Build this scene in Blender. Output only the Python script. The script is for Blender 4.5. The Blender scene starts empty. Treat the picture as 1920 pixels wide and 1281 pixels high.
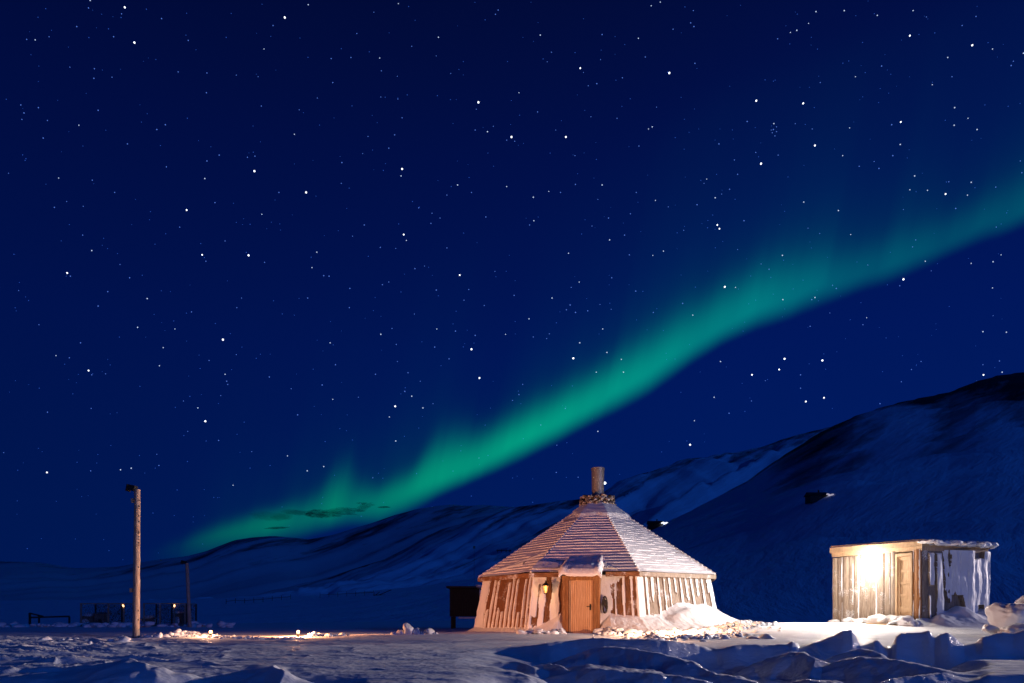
import bpy, bmesh, math, random
import numpy as np
from mathutils import Vector, Matrix, noise as mnoise

random.seed(7)
S = bpy.context.scene
R = math.radians
# ------------------------------------------------------------------ camera
CAMZ = 1.5
HORIZON = 1150.0            # row of the horizon in the 1920x1281 photograph
F = 1280.0                  # focal length in those pixels (24 mm on 36 mm)
cam = bpy.data.cameras.new('camera')
cam.lens = 24.0; cam.sensor_width = 36.0
cam.shift_y = (HORIZON - 640.5) / 1920.0
cam.clip_start = 0.1; cam.clip_end = 30000
co = bpy.data.objects.new('camera', cam)
co.location = (0, 0, CAMZ); co.rotation_euler = (R(90), 0, 0)
S.collection.objects.link(co); S.camera = co
S.view_settings.view_transform = 'Standard'
S.view_settings.look = 'None'
S.view_settings.exposure = 0.0
S.view_settings.gamma = 1.0

# ------------------------------------------------------------------ world (deep blue night sky)
W = bpy.data.worlds.new("World"); S.world = W; W.use_nodes = True
nt = W.node_tree; nt.nodes.clear()
def N(t, ty, **kw):
    n = t.nodes.new(ty)
    for k, v in kw.items(): setattr(n, k, v)
    return n
wo = N(nt, 'ShaderNodeOutputWorld'); bg = N(nt, 'ShaderNodeBackground')
tc = N(nt, 'ShaderNodeTexCoord'); sx = N(nt, 'ShaderNodeSeparateXYZ')
nt.links.new(tc.outputs['Generated'], sx.inputs[0])
rp = N(nt, 'ShaderNodeValToRGB')
rp.color_ramp.elements[0].position = 0.0; rp.color_ramp.elements[0].color = (0.0002, 0.0128, 0.120, 1)
rp.color_ramp.elements[1].position = 0.72; rp.color_ramp.elements[1].color = (0.0005, 0.0030, 0.033, 1)
for p, c in ((0.12, (0.0002, 0.0118, 0.114)), (0.35, (0.0002, 0.0082, 0.100)), (0.55, (0.0004, 0.0052, 0.068))):
    e = rp.color_ramp.elements.new(p); e.color = (*c, 1)
nt.links.new(sx.outputs['Z'], rp.inputs[0])
# the sky is a little deeper to the west (left) and lighter to the east
mp = N(nt, 'ShaderNodeMapRange'); mp.inputs['From Min'].default_value = -0.62; mp.inputs['From Max'].default_value = 0.3
mp.inputs['To Min'].default_value = 0.70; mp.inputs['To Max'].default_value = 1.06
nt.links.new(sx.outputs['X'], mp.inputs['Value'])
vm = N(nt, 'ShaderNodeVectorMath', operation='SCALE')
nt.links.new(rp.outputs[0], vm.inputs[0]); nt.links.new(mp.outputs[0], vm.inputs['Scale'])
nt.links.new(vm.outputs[0], bg.inputs['Color']); bg.inputs['Strength'].default_value = 1.0
nt.links.new(bg.outputs[0], wo.inputs[0])

# ------------------------------------------------------------------ moonlight
sun = bpy.data.lights.new('moonlight', 'SUN'); sun.energy = 0.36; sun.angle = R(0.5); sun.color = (0.02, 0.19, 1.0)
so = bpy.data.objects.new('moonlight', sun); S.collection.objects.link(so)
so.rotation_euler = Vector((-0.62, 0.60, -0.27)).to_track_quat('-Z', 'Y').to_euler()

# ------------------------------------------------------------------ helpers
C = S.collection
def P(px, py, Y):
    return Vector(((px - 960) / F * Y, Y, CAMZ + (HORIZON - py) / F * Y))
def zat(py, Y): return CAMZ + (HORIZON - py) / F * Y

def lamp(name, loc, energy, color, rad=0.05):
    l = bpy.data.lights.new(name, 'POINT'); l.energy = energy; l.color = color; l.shadow_soft_size = rad
    o = bpy.data.objects.new(name, l); o.location = loc; C.objects.link(o); return o

def link(name, me, mats=(), parent=None):
    o = bpy.data.objects.new(name, me); C.objects.link(o)
    for m in mats: me.materials.append(m)
    if parent is not None:
        o.parent = parent; o.matrix_parent_inverse = parent.matrix_world.inverted()
    return o
def thing(name, label, cat, loc=(0, 0, 0), group=None):
    o = bpy.data.objects.new(name, None); C.objects.link(o); o.location = loc
    o.matrix_world = Matrix.Translation(loc)
    o['label'] = label; o['category'] = cat; o.empty_display_size = 0.2
    if group: o['group'] = group
    return o
def tag(o, label, cat, group=None, kind=None):
    o['label'] = label; o['category'] = cat
    if group: o['group'] = group
    if kind: o['kind'] = kind
    return o

def hsh(ix, iy, seed):
    h = (ix.astype(np.int64) * 374761393 + iy.astype(np.int64) * 668265263 + seed * 974634777) & 0xffffffff
    h = ((h ^ (h >> 13)) * 1274126177) & 0xffffffff
    return ((h ^ (h >> 16)) & 0xffffff) / float(0xffffff)
def vn(x, y, seed=0):
    x = np.asarray(x, float); y = np.asarray(y, float)
    ix = np.floor(x); iy = np.floor(y); fx = x - ix; fy = y - iy
    fx = fx * fx * fx * (fx * (fx * 6 - 15) + 10); fy = fy * fy * fy * (fy * (fy * 6 - 15) + 10)
    a = hsh(ix, iy, seed); b = hsh(ix + 1, iy, seed); c = hsh(ix, iy + 1, seed); d = hsh(ix + 1, iy + 1, seed)
    return (a + (b - a) * fx) * (1 - fy) + (c + (d - c) * fx) * fy
def fbm(x, y, o=4, seed=0, g=0.5):
    s = 0; a = 1; t = 0
    for k in range(o):
        s = s + a * (vn(x, y, seed + k * 17) - 0.5) * 2; t += a; a *= g; x = x * 2.03 + 11.3; y = y * 2.01 + 5.7
    return s / t
def ss(a, b, x):
    t = np.clip((np.asarray(x, float) - a) / (b - a), 0, 1); return t * t * (3 - 2 * t)
def tab(x, pts):
    return np.interp(x, [p[0] for p in pts], [p[1] for p in pts])

def grid_mesh(name, V, nu, nv, mask=None, smooth=True, closed=False):
    """V: (nv, nu, 3)"""
    idx = np.arange(nu * nv).reshape(nv, nu)
    a = idx[:-1, :-1].ravel(); b = idx[:-1, 1:].ravel(); c = idx[1:, 1:].ravel(); d = idx[1:, :-1].ravel()
    fcs = np.stack([a, b, c, d], 1)
    if closed:
        a2 = idx[:-1, -1]; b2 = idx[:-1, 0]; c2 = idx[1:, 0]; d2 = idx[1:, -1]
        fcs = np.concatenate([fcs, np.stack([a2, b2, c2, d2], 1)])
    me = bpy.data.meshes.new(name)
    me.vertices.add(nu * nv); me.vertices.foreach_set('co', V.reshape(-1).astype(np.float32))
    me.loops.add(len(fcs) * 4); me.loops.foreach_set('vertex_index', fcs.ravel().astype(np.int32))
    me.polygons.add(len(fcs))
    me.polygons.foreach_set('loop_start', np.arange(0, len(fcs) * 4, 4, dtype=np.int32))
    me.polygons.foreach_set('loop_total', np.full(len(fcs), 4, dtype=np.int32))
    if mask is not None: me.polygons.foreach_set('material_index', mask.ravel().astype(np.int32))
    me.polygons.foreach_set('use_smooth', np.full(len(fcs), smooth))
    me.update(calc_edges=True); me.validate()
    return me

class MB:
    """collects shapes into one mesh"""
    def __init__(s): s.v = []; s.f = []; s.m = []; s.sm = []
    def add(s, vs, fs, mi=0, smooth=False):
        o = len(s.v); s.v += [tuple(v) for v in vs]
        for f in fs: s.f.append(tuple(i + o for i in f)); s.m.append(mi); s.sm.append(smooth)
    def box(s, c, size, rot=None, mi=0, jit=0.0):
        x, y, z = [k / 2 for k in size]; vs = []
        for sx_ in (-1, 1):
            for sy_ in (-1, 1):
                for sz_ in (-1, 1):
                    v = Vector((sx_ * x, sy_ * y, sz_ * z))
                    if jit: v += Vector([random.uniform(-jit, jit) for _ in range(3)])
                    if rot is not None: v = rot @ v
                    vs.append(v + Vector(c))
        s.add(vs, [(0, 1, 3, 2), (4, 6, 7, 5), (0, 4, 5, 1), (2, 3, 7, 6), (0, 2, 6, 4), (1, 5, 7, 3)], mi)
    def beam(s, p, q, w, h, up=Vector((0, 0, 1)), mi=0):
        p = Vector(p); q = Vector(q); d = (q - p); L = d.length; d.normalize()
        sd = d.cross(up).normalized(); u2 = sd.cross(d).normalized()
        M = Matrix((sd, d, u2)).transposed()
        s.box((p + q) / 2, (w, L, h), M, mi)
    def tube(s, pts, rads, n=12, mi=0, cap=True, jit=0.0, smooth=True):
        pts = [Vector(p) for p in pts]; rings = []
        for i, p in enumerate(pts):
            d = (pts[min(i + 1, len(pts) - 1)] - pts[max(i - 1, 0)]).normalized()
            a = d.orthogonal().normalized() if abs(d.z) < 0.9 else Vector((1, 0, 0))
            a = (a - d * a.dot(d)).normalized(); b = d.cross(a)
            rr = rads[i] if hasattr(rads, '__len__') else rads
            rings.append([p + (a * math.cos(2 * math.pi * k / n) + b * math.sin(2 * math.pi * k / n)) *
                          rr * (1 + random.uniform(-jit, jit)) for k in range(n)])
        vs = [v for r_ in rings for v in r_]; fs = []
        for i in range(len(pts) - 1):
            for k in range(n):
                fs.append((i * n + k, i * n + (k + 1) % n, (i + 1) * n + (k + 1) % n, (i + 1) * n + k))
        s.add(vs, fs, mi, smooth)
        if cap:
            s.add(rings[0][::-1], [tuple(range(n))], mi); s.add(rings[-1], [tuple(range(n))], mi)
    def rock(s, c, size, sub=2, amp=0.28, freq=1.6, mi=0, smooth=True, rnd=None, angular=0.0):
        rnd = rnd or random
        bm = bmesh.new(); bmesh.ops.create_icosphere(bm, subdivisions=sub, radius=1.0)
        off = Vector((rnd.uniform(-50, 50), rnd.uniform(-50, 50), rnd.uniform(-50, 50)))
        rot = Matrix.Rotation(rnd.uniform(0, 6.28), 3, 'Z') @ Matrix.Rotation(rnd.uniform(-.5, .5), 3, 'X')
        planes = [(Vector((rnd.gauss(0, 1), rnd.gauss(0, 1), rnd.gauss(0, 1))).normalized(), rnd.uniform(.55, .85)) for _ in range(9)] if angular else []
        vs = []
        for v in bm.verts:
            p = v.co.normalized()
            d = 1 + amp * mnoise.noise(p * freq + off) + amp * .45 * mnoise.noise(p * freq * 2.7 + off)
            q = p * d
            for n_, t_ in planes:
                e = q.dot(n_) - t_
                if e > 0: q -= n_ * e * angular
            q = rot @ Vector((q.x * size[0], q.y * size[1], q.z * size[2]))
            vs.append(q + Vector(c))
        bm.verts.index_update()
        fs = [tuple(v.index for v in f.verts) for f in bm.faces]
        bm.free(); s.add(vs, fs, mi, smooth)
    def build(s, name, mats, parent=None):
        me = bpy.data.meshes.new(name); me.from_pydata(s.v, [], s.f)
        me.polygons.foreach_set('material_index', s.m); me.polygons.foreach_set('use_smooth', s.sm)
        me.update()
        if not isinstance(mats, (list, tuple)): mats = [mats]
        return link(name, me, mats, parent)

# ------------------------------------------------------------------ materials
def mat(name):
    m = bpy.data.materials.new(name); m.use_nodes = True; t = m.node_tree
    return m, t, t.nodes['Principled BSDF']
def noise_node(t, scale, detail=4, vec=None, rough=0.55):
    n = N(t, 'ShaderNodeTexNoise'); n.inputs['Scale'].default_value = scale
    n.inputs['Detail'].default_value = detail; n.inputs['Roughness'].default_value = rough
    if vec is not None: t.links.new(vec, n.inputs['Vector'])
    return n
def mapping(t, scale, rot=(0, 0, 0)):
    c = N(t, 'ShaderNodeTexCoord'); m = N(t, 'ShaderNodeMapping')
    m.inputs['Scale'].default_value = scale; m.inputs['Rotation'].default_value = rot
    t.links.new(c.outputs['Object'], m.inputs['Vector']); return m.outputs[0]
def ramp(t, src, stops):
    r_ = N(t, 'ShaderNodeValToRGB'); els = r_.color_ramp.elements
    els[0].position = stops[0][0]; els[0].color = (*stops[0][1], 1)
    els[1].position = stops[-1][0]; els[1].color = (*stops[-1][1], 1)
    for p, c in stops[1:-1]: e = els.new(p); e.color = (*c, 1)
    t.links.new(src, r_.inputs[0]); return r_.outputs[0]
def bump(t, b, src, strength, dist, prev=None):
    n = N(t, 'ShaderNodeBump'); n.inputs['Strength'].default_value = strength; n.inputs['Distance'].default_value = dist
    t.links.new(src, n.inputs['Height'])
    if prev is not None: t.links.new(prev, n.inputs['Normal'])
    t.links.new(n.outputs[0], b.inputs['Normal']); return n.outputs[0]

def snow_mat(name, col=(.80, .82, .85), fine=26, fs=.35, big=2.2, bs=.4, bd=.06, stretch=(1, 1, 1), rot=(0, 0, 0)):
    m, t, b = mat(name)
    v = mapping(t, stretch, rot)
    n1 = noise_node(t, big, 5, v); n2 = noise_node(t, fine, 3, v)
    c = ramp(t, n1.outputs[0], [(0.3, tuple(k * .88 for k in col)), (0.65, col)])
    t.links.new(c, b.inputs['Base Color']); b.inputs['Roughness'].default_value = .55
    b.inputs['Specular IOR Level'].default_value = .35
    p = bump(t, b, n1.outputs[0], bs, bd)
    bump(t, b, n2.outputs[0], fs, .02, p)
    return m
M_snow = snow_mat('snow_packed')
M_ground = snow_mat('snow_ground', col=(.84, .87, .90), fine=11, fs=.6, big=1.6, bs=.5, bd=.06, stretch=(0.7, 1.8, 1.5), rot=(0, 0, R(-18)))
# sparkle on the wind crust
def add_sparkle(m):
    t = m.node_tree; b = t.nodes['Principled BSDF']
    c = N(t, 'ShaderNodeTexCoord'); v = N(t, 'ShaderNodeTexVoronoi'); v.inputs['Scale'].default_value = 55
    t.links.new(c.outputs['Object'], v.inputs['Vector'])
    d = N(t, 'ShaderNodeMath', operation='LESS_THAN'); d.inputs[1].default_value = .30
    t.links.new(v.outputs['Distance'], d.inputs[0])
    sc = N(t, 'ShaderNodeSeparateColor'); t.links.new(v.outputs['Color'], sc.inputs[0])
    g = N(t, 'ShaderNodeMath', operation='GREATER_THAN'); g.inputs[1].default_value = .72
    t.links.new(sc.outputs[0], g.inputs[0])
    mu = N(t, 'ShaderNodeMath', operation='MULTIPLY'); t.links.new(d.outputs[0], mu.inputs[0]); t.links.new(g.outputs[0], mu.inputs[1])
    gl = N(t, 'ShaderNodeBsdfGlossy'); gl.inputs['Roughness'].default_value = .38; gl.inputs['Color'].default_value = (1, 1, 1, 1)
    # every grain tilts its own way
    vs_ = N(t, 'ShaderNodeVectorMath', operation='SUBTRACT'); vs_.inputs[1].default_value = (.5, .5, .5)
    t.links.new(v.outputs['Color'], vs_.inputs[0])
    ge = N(t, 'ShaderNodeNewGeometry'); va = N(t, 'ShaderNodeVectorMath', operation='ADD')
    t.links.new(vs_.outputs[0], va.inputs[0]); t.links.new(ge.outputs['Normal'], va.inputs[1])
    nn = N(t, 'ShaderNodeVectorMath', operation='NORMALIZE'); t.links.new(va.outputs[0], nn.inputs[0])
    t.links.new(nn.outputs[0], gl.inputs['Normal'])
    mx = N(t, 'ShaderNodeMixShader'); t.links.new(mu.outputs[0], mx.inputs[0])
    t.links.new(b.outputs[0], mx.inputs[1]); t.links.new(gl.outputs[0], mx.inputs[2])
    t.links.new(mx.outputs[0], t.nodes['Material Output'].inputs['Surface'])
M_ground.node_tree.nodes['Principled BSDF'].inputs['Specular IOR Level'].default_value = .04
M_ground.node_tree.nodes['Principled BSDF'].inputs['Roughness'].default_value = .8
add_sparkle(M_ground)

def wood_mat(name, c1, c2, c3, scale=(9, 9, .9), frost=0.0, rough=.8):
    m, t, b = mat(name)
    v = mapping(t, scale); n = noise_node(t, 3.5, 7, v, .65)
    col = ramp(t, n.outputs[0], [(0.28, c1), (0.5, c2), (0.72, c3)])
    if frost > 0:
        v2 = mapping(t, (1, 1, 1)); n2 = noise_node(t, 38, 5, v2, .7); n3 = noise_node(t, 2.0, 3, v2)
        ad = N(t, 'ShaderNodeMath', operation='MULTIPLY'); t.links.new(n2.outputs[0], ad.inputs[0]); t.links.new(n3.outputs[0], ad.inputs[1])
        fr = ramp(t, ad.outputs[0], [(.5 - frost * .4, (0, 0, 0)), (.56 - frost * .4, (1, 1, 1))])
        mx = N(t, 'ShaderNodeMix', data_type='RGBA'); t.links.new(fr, mx.inputs[0]); t.links.new(col, mx.inputs[6])
        mx.inputs[7].default_value = (.72, .74, .78, 1); col = mx.outputs[2]
    t.links.new(col, b.inputs['Base Color']); b.inputs['Roughness'].default_value = rough
    bump(t, b, n.outputs[0], .5, .015)
    return m
M_wood = wood_mat('weathered_planks', (.055, .022, .009), (.16, .064, .022), (.26, .11, .04), frost=.42)
M_greywood = wood_mat('grey_planks', (.10, .075, .055), (.24, .185, .14), (.36, .30, .24), frost=.45)
M_door = wood_mat('orange_pine', (.46, .25, .12), (.64, .38, .20), (.76, .52, .33), scale=(14, 14, .7))
M_frame = wood_mat('brown_frame', (.13, .05, .018), (.27, .12, .04), (.38, .19, .07))
M_paledoor = wood_mat('pale_door', (.34, .22, .12), (.48, .33, .19), (.58, .43, .27))
M_log = wood_mat('pole_log', (.20, .13, .09), (.40, .29, .21), (.60, .50, .42), scale=(10, 10, 1.2), frost=.15)
M_darkwood = wood_mat('dark_tarred_wood', (.010, .009, .009), (.028, .022, .018), (.05, .04, .03))
M_eave = wood_mat('eave_plank', (.09, .035, .014), (.20, .085, .03), (.32, .16, .07), scale=(1.5, 1.5, 9), frost=.5)
M_roofwood = wood_mat('roof_board_edge', (.03, .02, .02), (.06, .04, .04), (.12, .09, .09), scale=(1, 1, 9))

m, t, b = mat('galvanised_pipe'); M_metal = m
v = mapping(t, (3, 3, 24)); n = noise_node(t, 2.5, 5, v)
t.links.new(ramp(t, n.outputs[0], [(.3, (.20, .17, .14)), (.7, (.48, .44, .38))]), b.inputs['Base Color'])
b.inputs['Metallic'].default_value = .55; b.inputs['Roughness'].default_value = .5; bump(t, b, n.outputs[0], .3, .01)
m, t, b = mat('black_iron'); M_iron = m
n = noise_node(t, 30, 3, mapping(t, (1, 1, 1)))
t.links.new(ramp(t, n.outputs[0], [(.3, (.012, .011, .010)), (.7, (.035, .032, .03))]), b.inputs['Base Color'])
b.inputs['Roughness'].default_value = .55; b.inputs['Metallic'].default_value = .4
m, t, b = mat('dark_stone'); M_stone = m
n = noise_node(t, 7, 6, mapping(t, (1, 1, 1)), .7)
t.links.new(ramp(t, n.outputs[0], [(.38, (.05, .035, .026)), (.50, (.16, .12, .09)), (.60, (.72, .70, .70))]), b.inputs['Base Color'])
b.inputs['Roughness'].default_value = .85; bump(t, b, n.outputs[0], .5, .03)
def emis(name, col, st):
    m, t, b = mat(name); b.inputs['Base Color'].default_value = (*col, 1)
    b.inputs['Emission Color'].default_value = (*col, 1); b.inputs['Emission Strength'].default_value = st
    m.cycles.emission_sampling = 'NONE'
    return m
M_bulb = emis('bulb_white', (1, .93, .82), 60)

M_flame = emis('bulb_orange', (1, .45, .14), 14)
M_glowglass = emis('lantern_glass', (1, .50, .14), .8)
M_spark = emis('small_lamp_glass', (1, .5, .2), 5)

def hill_mat(name, rock=.45, rot=R(30), sc=1.0, rockc=(.035, .04, .05), tint=(.74, .86, .98), snowlo=.72):
    m, t, b = mat(name)
    v0 = mapping(t, (1, 1, 1), (0, rot, R(12)))
    mm = N(t, 'ShaderNodeMapping'); mm.inputs['Scale'].default_value = (.011 * sc, .007 * sc, .060 * sc); t.links.new(v0, mm.inputs['Vector']); v = mm.outputs[0]
    n = noise_node(t, 1.6, 9, v, .66)
    v2 = mapping(t, (.006 * sc,) * 3); n2 = noise_node(t, 1.3, 4, v2)
    g = N(t, 'ShaderNodeNewGeometry'); s_ = N(t, 'ShaderNodeSeparateXYZ'); t.links.new(g.outputs['Position'], s_.inputs[0])
    at = N(t, 'ShaderNodeAttribute'); at.attribute_name = 'rocky'
    mul = N(t, 'ShaderNodeMath', operation='MULTIPLY_ADD'); t.links.new(n2.outputs[0], mul.inputs[0]); mul.inputs[1].default_value = .45
    t.links.new(n.outputs[0], mul.inputs[2])
    ad = N(t, 'ShaderNodeMath', operation='ADD'); t.links.new(mul.outputs[0], ad.inputs[0]); t.links.new(at.outputs['Fac'], ad.inputs[1])
    col = ramp(t, ad.outputs[0], [(.58, tint), (.70, tuple(snowlo * k * .6 for k in tint)), (.86, rockc)])
    t.links.new(col, b.inputs['Base Color']); b.inputs['Roughness'].default_value = .8
    b.inputs['Specular IOR Level'].default_value = .1
    bump(t, b, n.outputs[0], .8, 4.0)
    return m
M_hill = hill_mat('hill_snow_rock')
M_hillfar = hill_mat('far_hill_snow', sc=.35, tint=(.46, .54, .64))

# ------------------------------------------------------------------ the ground: one sheet
D_RIDGE = [(-800, 1128), (0, 1126), (300, 1124), (600, 1117), (800, 1098), (900, 1082), (1050, 1048), (1200, 1003), (1300, 955), (1400, 902),
           (1450, 866), (1500, 834), (1540, 809), (1600, 781), (1660, 761), (1700, 751), (1750, 741), (1780, 735), (1830, 715),
           (1870, 704), (1920, 697), (2300, 660), (3200, 700)]
CREST = [(-900, 1206), (860, 1206), (960, 1203), (1060, 1199), (1120, 1196), (1200, 1198), (1260, 1202), (1300, 1207), (1330, 1217), (1345, 1218), (1370, 1211),
         (1400, 1208), (1440, 1209), (1478, 1207), (1486, 1203), (1493, 1206), (1497, 1217), (1520, 1208), (1540, 1201), (1565, 1190), (1580, 1182), (1597, 1180), (1604, 1190),
         (1613, 1210), (1628, 1207), (1640, 1200), (1648, 1201), (1656, 1213), (1664, 1216), (1672, 1212), (1680, 1192), (1690, 1187),
         (1720, 1185), (1742, 1183), (1752, 1196), (1764, 1188), (1778, 1186), (1792, 1196), (1801, 1205), (1808, 1210), (1830, 1204),
         (1842, 1194), (1860, 1190), (1880, 1184), (1900, 1187), (1920, 1180), (2100, 1172), (3000, 1180)]
LCREST = [(-900, 1262), (-60, 1266), (60, 1262), (110, 1264), (160, 1248), (205, 1238), (240, 1235), (275, 1247), (310, 1262), (350, 1272), (420, 1272), (455, 1262),
          (480, 1252), (497, 1246), (520, 1256), (560, 1272), (620, 1300), (700, 1330), (3000, 1330)]
RIDGES = [([(1120, 1212, 11.6), (1200, 1221, 11.0), (1301, 1242, 10.2), (1342, 1264, 9.6), (1430, 1281, 9.0)], .22),
          ([(1485, 1217, 11.6), (1526, 1230, 11.0)], .12), ([(1609, 1212, 11.7), (1672, 1235, 11.0)], .14),
          ([(1586, 1230, 10.8), (1672, 1239, 10.2), (1792, 1260, 9.4)], .12), ([(1180, 1256, 9.7), (1260, 1268, 9.2), (1342, 1279, 8.8)], .20),
          ([(966, 1238, 10.8), (1001, 1252, 10.2)], .12), ([(1024, 1241, 10.6), (1072, 1261, 9.8)], .10), ([(1078, 1252, 9.8), (1240, 1264, 9.1)], .75),
          ([(1640, 1281, 8.4), (1700, 1268, 8.8), (1790, 1262, 9.0)], .10), ([(1480, 1276, 8.6), (1580, 1281, 8.3)], .15), ([(880, 1262, 9.6), (990, 1276, 8.9)], .4)]
def ground_z(X, Y):
    X = np.asarray(X, float); Y = np.asarray(Y, float)
    r = np.hypot(X, Y)
    phi = np.arctan2(X, Y)
    Ye = r * np.cos(np.clip(np.abs(phi), 0, R(50)))
    u = 960 + F * np.tan(np.clip(phi, -R(60), R(60)))
    # near plain
    z = np.interp(Ye, [0, 6, 9, 18, 24, 34, 57, 75], [.62, .66, .74, .83, .82, .72, .50, .62])
    z = z + .05 * fbm(X * .35, Y * .45, 3, 3) * ss(3, 9, Ye)
    # swell in front of the hut
    z = z + .05 * np.exp(-((u - 820) / 260) ** 2) * np.exp(-((Ye - 19) / 2.2) ** 2)
    # sastrugi on the lit crust
    sa = fbm(X * .9 + Y * .5, Y * 2.3 - X * .5, 4, 9)
    rough = ss(480, 60, u) * .075 + .022
    z = z + sa * rough * ss(26, 14, Ye) + (.005 * fbm(X * 6 + Y * 2, Y * 15, 3, 41) + .003 * fbm(X * 16, Y * 25, 2, 42)) * ss(17, 11, Ye)
    rdg = 1 - np.abs(fbm(X * .8 + Y * .3, Y * 1.9 + 3, 3, 21)) * 2.2
    z = z + np.clip(rdg, 0, 1) ** 3 * .05 * ss(24, 13, Ye) * (.35 + ss(520, 100, u))
    trod = ss(1090, 1180, u) * ss(1470, 1400, u) * ss(15.2, 16.2, Ye) * ss(22.5, 21.3, Ye)
    crum = .055 * np.abs(fbm(X * 2.6, Y * 2.2, 4, 131)) + .05 * np.clip(fbm(X * 5.5, Y * 4.5, 3, 133), -.1, 1)
    # platform and broken bank on the right
    wR = ss(850, 1120, u)
    base = ss(1150, 1500, u)
    zp = .845 + (Ye - 13) * (.001 + .040 * base) + .018 * fbm(X * .8, Y * .8, 3, 5)
    zp = np.where(Ye > 21.5, np.minimum(zp, .845 + 8.5 * (.001 + .04 * base)) , zp)
    Yc = 13 + .35 * fbm(X * .7, X * 0 + 2.2, 3, 31)
    zc = CAMZ - (tab(u, CREST) - HORIZON) / F * Yc
    zc = zc + .012 * fbm(X * 9, X * 0, 2, 44)
    back = zp + (zc - zp) * np.exp(-np.clip(Ye - Yc, 0, 50) / .32)
    toe = .50 + .05 * fbm(X * .5, X * 0 + 8, 2, 12)
    f1 = .02 * fbm(X * 3.5, Y * 5, 3, 39) + zc + (toe - zc) * ss(0, 1, (Yc - Ye) / (.75 + .25 * fbm(X * 1.6, X * 0 + 4, 3, 71))) ** .8
    s0 = np.interp(Ye, [0, 7, 9.3, 12.3], [.02, .10, .20, .50]) + .028 * (X - 4.5) * ss(12.3, 11, Ye)
    s0 = s0 + .15 * fbm(X * .50 + Y * .35, Y * .9 - X * .2, 4, 55)
    st = .105
    k = s0 / st; fk = k - np.floor(k)
    terr = st * (np.floor(k) + ss(.66, .98, fk) ** 1.5 - 0.0 + .12 * fk)
    wt = ss(Yc - .5, Yc - 1.3, Ye)
    front = f1 * (1 - wt) + (terr + .02 * fbm(X * 1.5, Y * 4, 3, 61)) * wt
    # sharp wind-cut crests in front of the bank
    for pts, fl in (RIDGES if (X.size > 1 or 7 < float(Ye.ravel()[0]) < 13) else []):
        a_, b_ = pts[0][0], pts[-1][0]
        uw = u + 9 * fbm(X * 2.0, Y * 2.0, 2, 15)
        pyl = tab(uw, [(p[0], p[1]) for p in pts]); Yl = tab(uw, [(p[0], p[2]) for p in pts]) + .10 * fbm(X * 3, X * 0 + fl, 3, 28)
        zl_ = CAMZ - (pyl - HORIZON) / F * Yl - .42 * np.clip((a_ + 25 - uw) / 130, 0, 3) ** 1.3 - .42 * np.clip((uw - b_ + 20) / 130, 0, 3) ** 1.3 + .012 * fbm(X * 7, Y * 7, 3, 29)
        d_ = Ye - Yl
        front = np.maximum(front, zl_ - np.where(d_ > 0, .40 * np.clip(d_ - fl, 0, 9) + .02 * d_, -d_ * (.48 + .3 * fbm(X * 2, Y * 2, 2, 35))))
    front = front + (.030 * fbm(X * .9 + Y * .6, Y * 4.5, 4, 37) + .020 * np.abs(fbm(X * 5, Y * 11, 4, 38)) + .010 * fbm(X * 14, Y * 22, 2, 40)) * ss(12.4, 11.6, Ye)
    # wide wind-scoured shelf at the far right
    sh = ss(1740, 1850, u + 60 * fbm(X, Y * 1.2, 3, 87)) * ss(12.3, 11.7, Ye) * ss(8.3, 8.9, Ye)
    front = front * (1 - sh) + (.70 + .02 * fbm(X * 2, Y * 5, 3, 91)) * sh
    right = np.where(Ye > Yc, back, front) + crum * trod
    # beyond the platform the ground falls away
    drop = ss(22.5, 30, Ye) * ss(1300, 1420, u)
    right = right - drop * 1.5
    wfar = ss(58, 34, Ye)
    z = z * (1 - wR * wfar) + right * wR * wfar
    # blue mound in the left foreground
    Y2 = 8.6
    uL = u + 55 * fbm(X * 1.6 + 3, Y * 1.6, 3, 68) + 26 * (Ye - Y2)
    zl = CAMZ - (tab(uL, LCREST) - HORIZON) / F * Y2 + .025 * fbm(X * 2.2, Y * .6, 4, 67)
    prof = np.where(Ye > Y2, np.exp(-(Ye - Y2) / .5), np.exp(-((Y2 - Ye) / .9) ** 2))
    wl = ss(700, 560, u)
    z = z * (1 - wl * ss(Y2 + .1, Y2 - 1.3, Ye)) + (z - .36) * wl * ss(Y2 + .1, Y2 - 1.3, Ye)
    z = np.where((zl > z) , z + (zl - z) * prof * wl, z)
    z = z + .03 * fbm(X * 3.1, Y * 3.3, 3, 66) * wl * ss(9.5, 8.4, Ye)
    # rising plain and hillside
    Yr = 430.0
    zr = CAMZ - (tab(u, D_RIDGE) - HORIZON) / F * Yr
    t_ = np.clip((Ye - 60) / (Yr - 60), 0, 1)
    zf = .5 + (zr - .5) * t_ ** 1.22
    amp = 12.0 * ss(1150, 1700, u) + 1.0
    env = t_ * (1 - t_) * 4
    zf = zf + env * amp * fbm(X * .010 + Y * .012, Y * .004 - X * .003, 5, 101)
    zf = zf + env * .4 * amp * fbm(X * .05 + Y * .05, Y * .02, 3, 103)
    zf = np.where(Ye > Yr, zr - (Ye - Yr) * .12, zf)
    wf = ss(48, 75, Ye)
    z = z * (1 - wf) + zf * wf
    z = np.where(Ye > 1200, np.minimum(z, -60), z)
    return z
phis = np.concatenate([np.arange(-180, -39, 3.0), np.arange(-39, 39, .085), np.arange(39, 180, 3.0)])
rads = np.concatenate([[0.05], np.geomspace(.8, 7, 40), np.geomspace(7.03, 26, 330), np.geomspace(26.4, 60, 80), np.geomspace(61, 700, 190), np.geomspace(740, 9000, 24)])
PH, RR = np.meshgrid(np.radians(phis), rads)
GX = RR * np.sin(PH); GY = RR * np.cos(PH); GZ = ground_z(GX, GY)
me = grid_mesh('snow_ground', np.stack([GX, GY, GZ], -1), len(phis), len(rads), closed=True)
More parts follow.
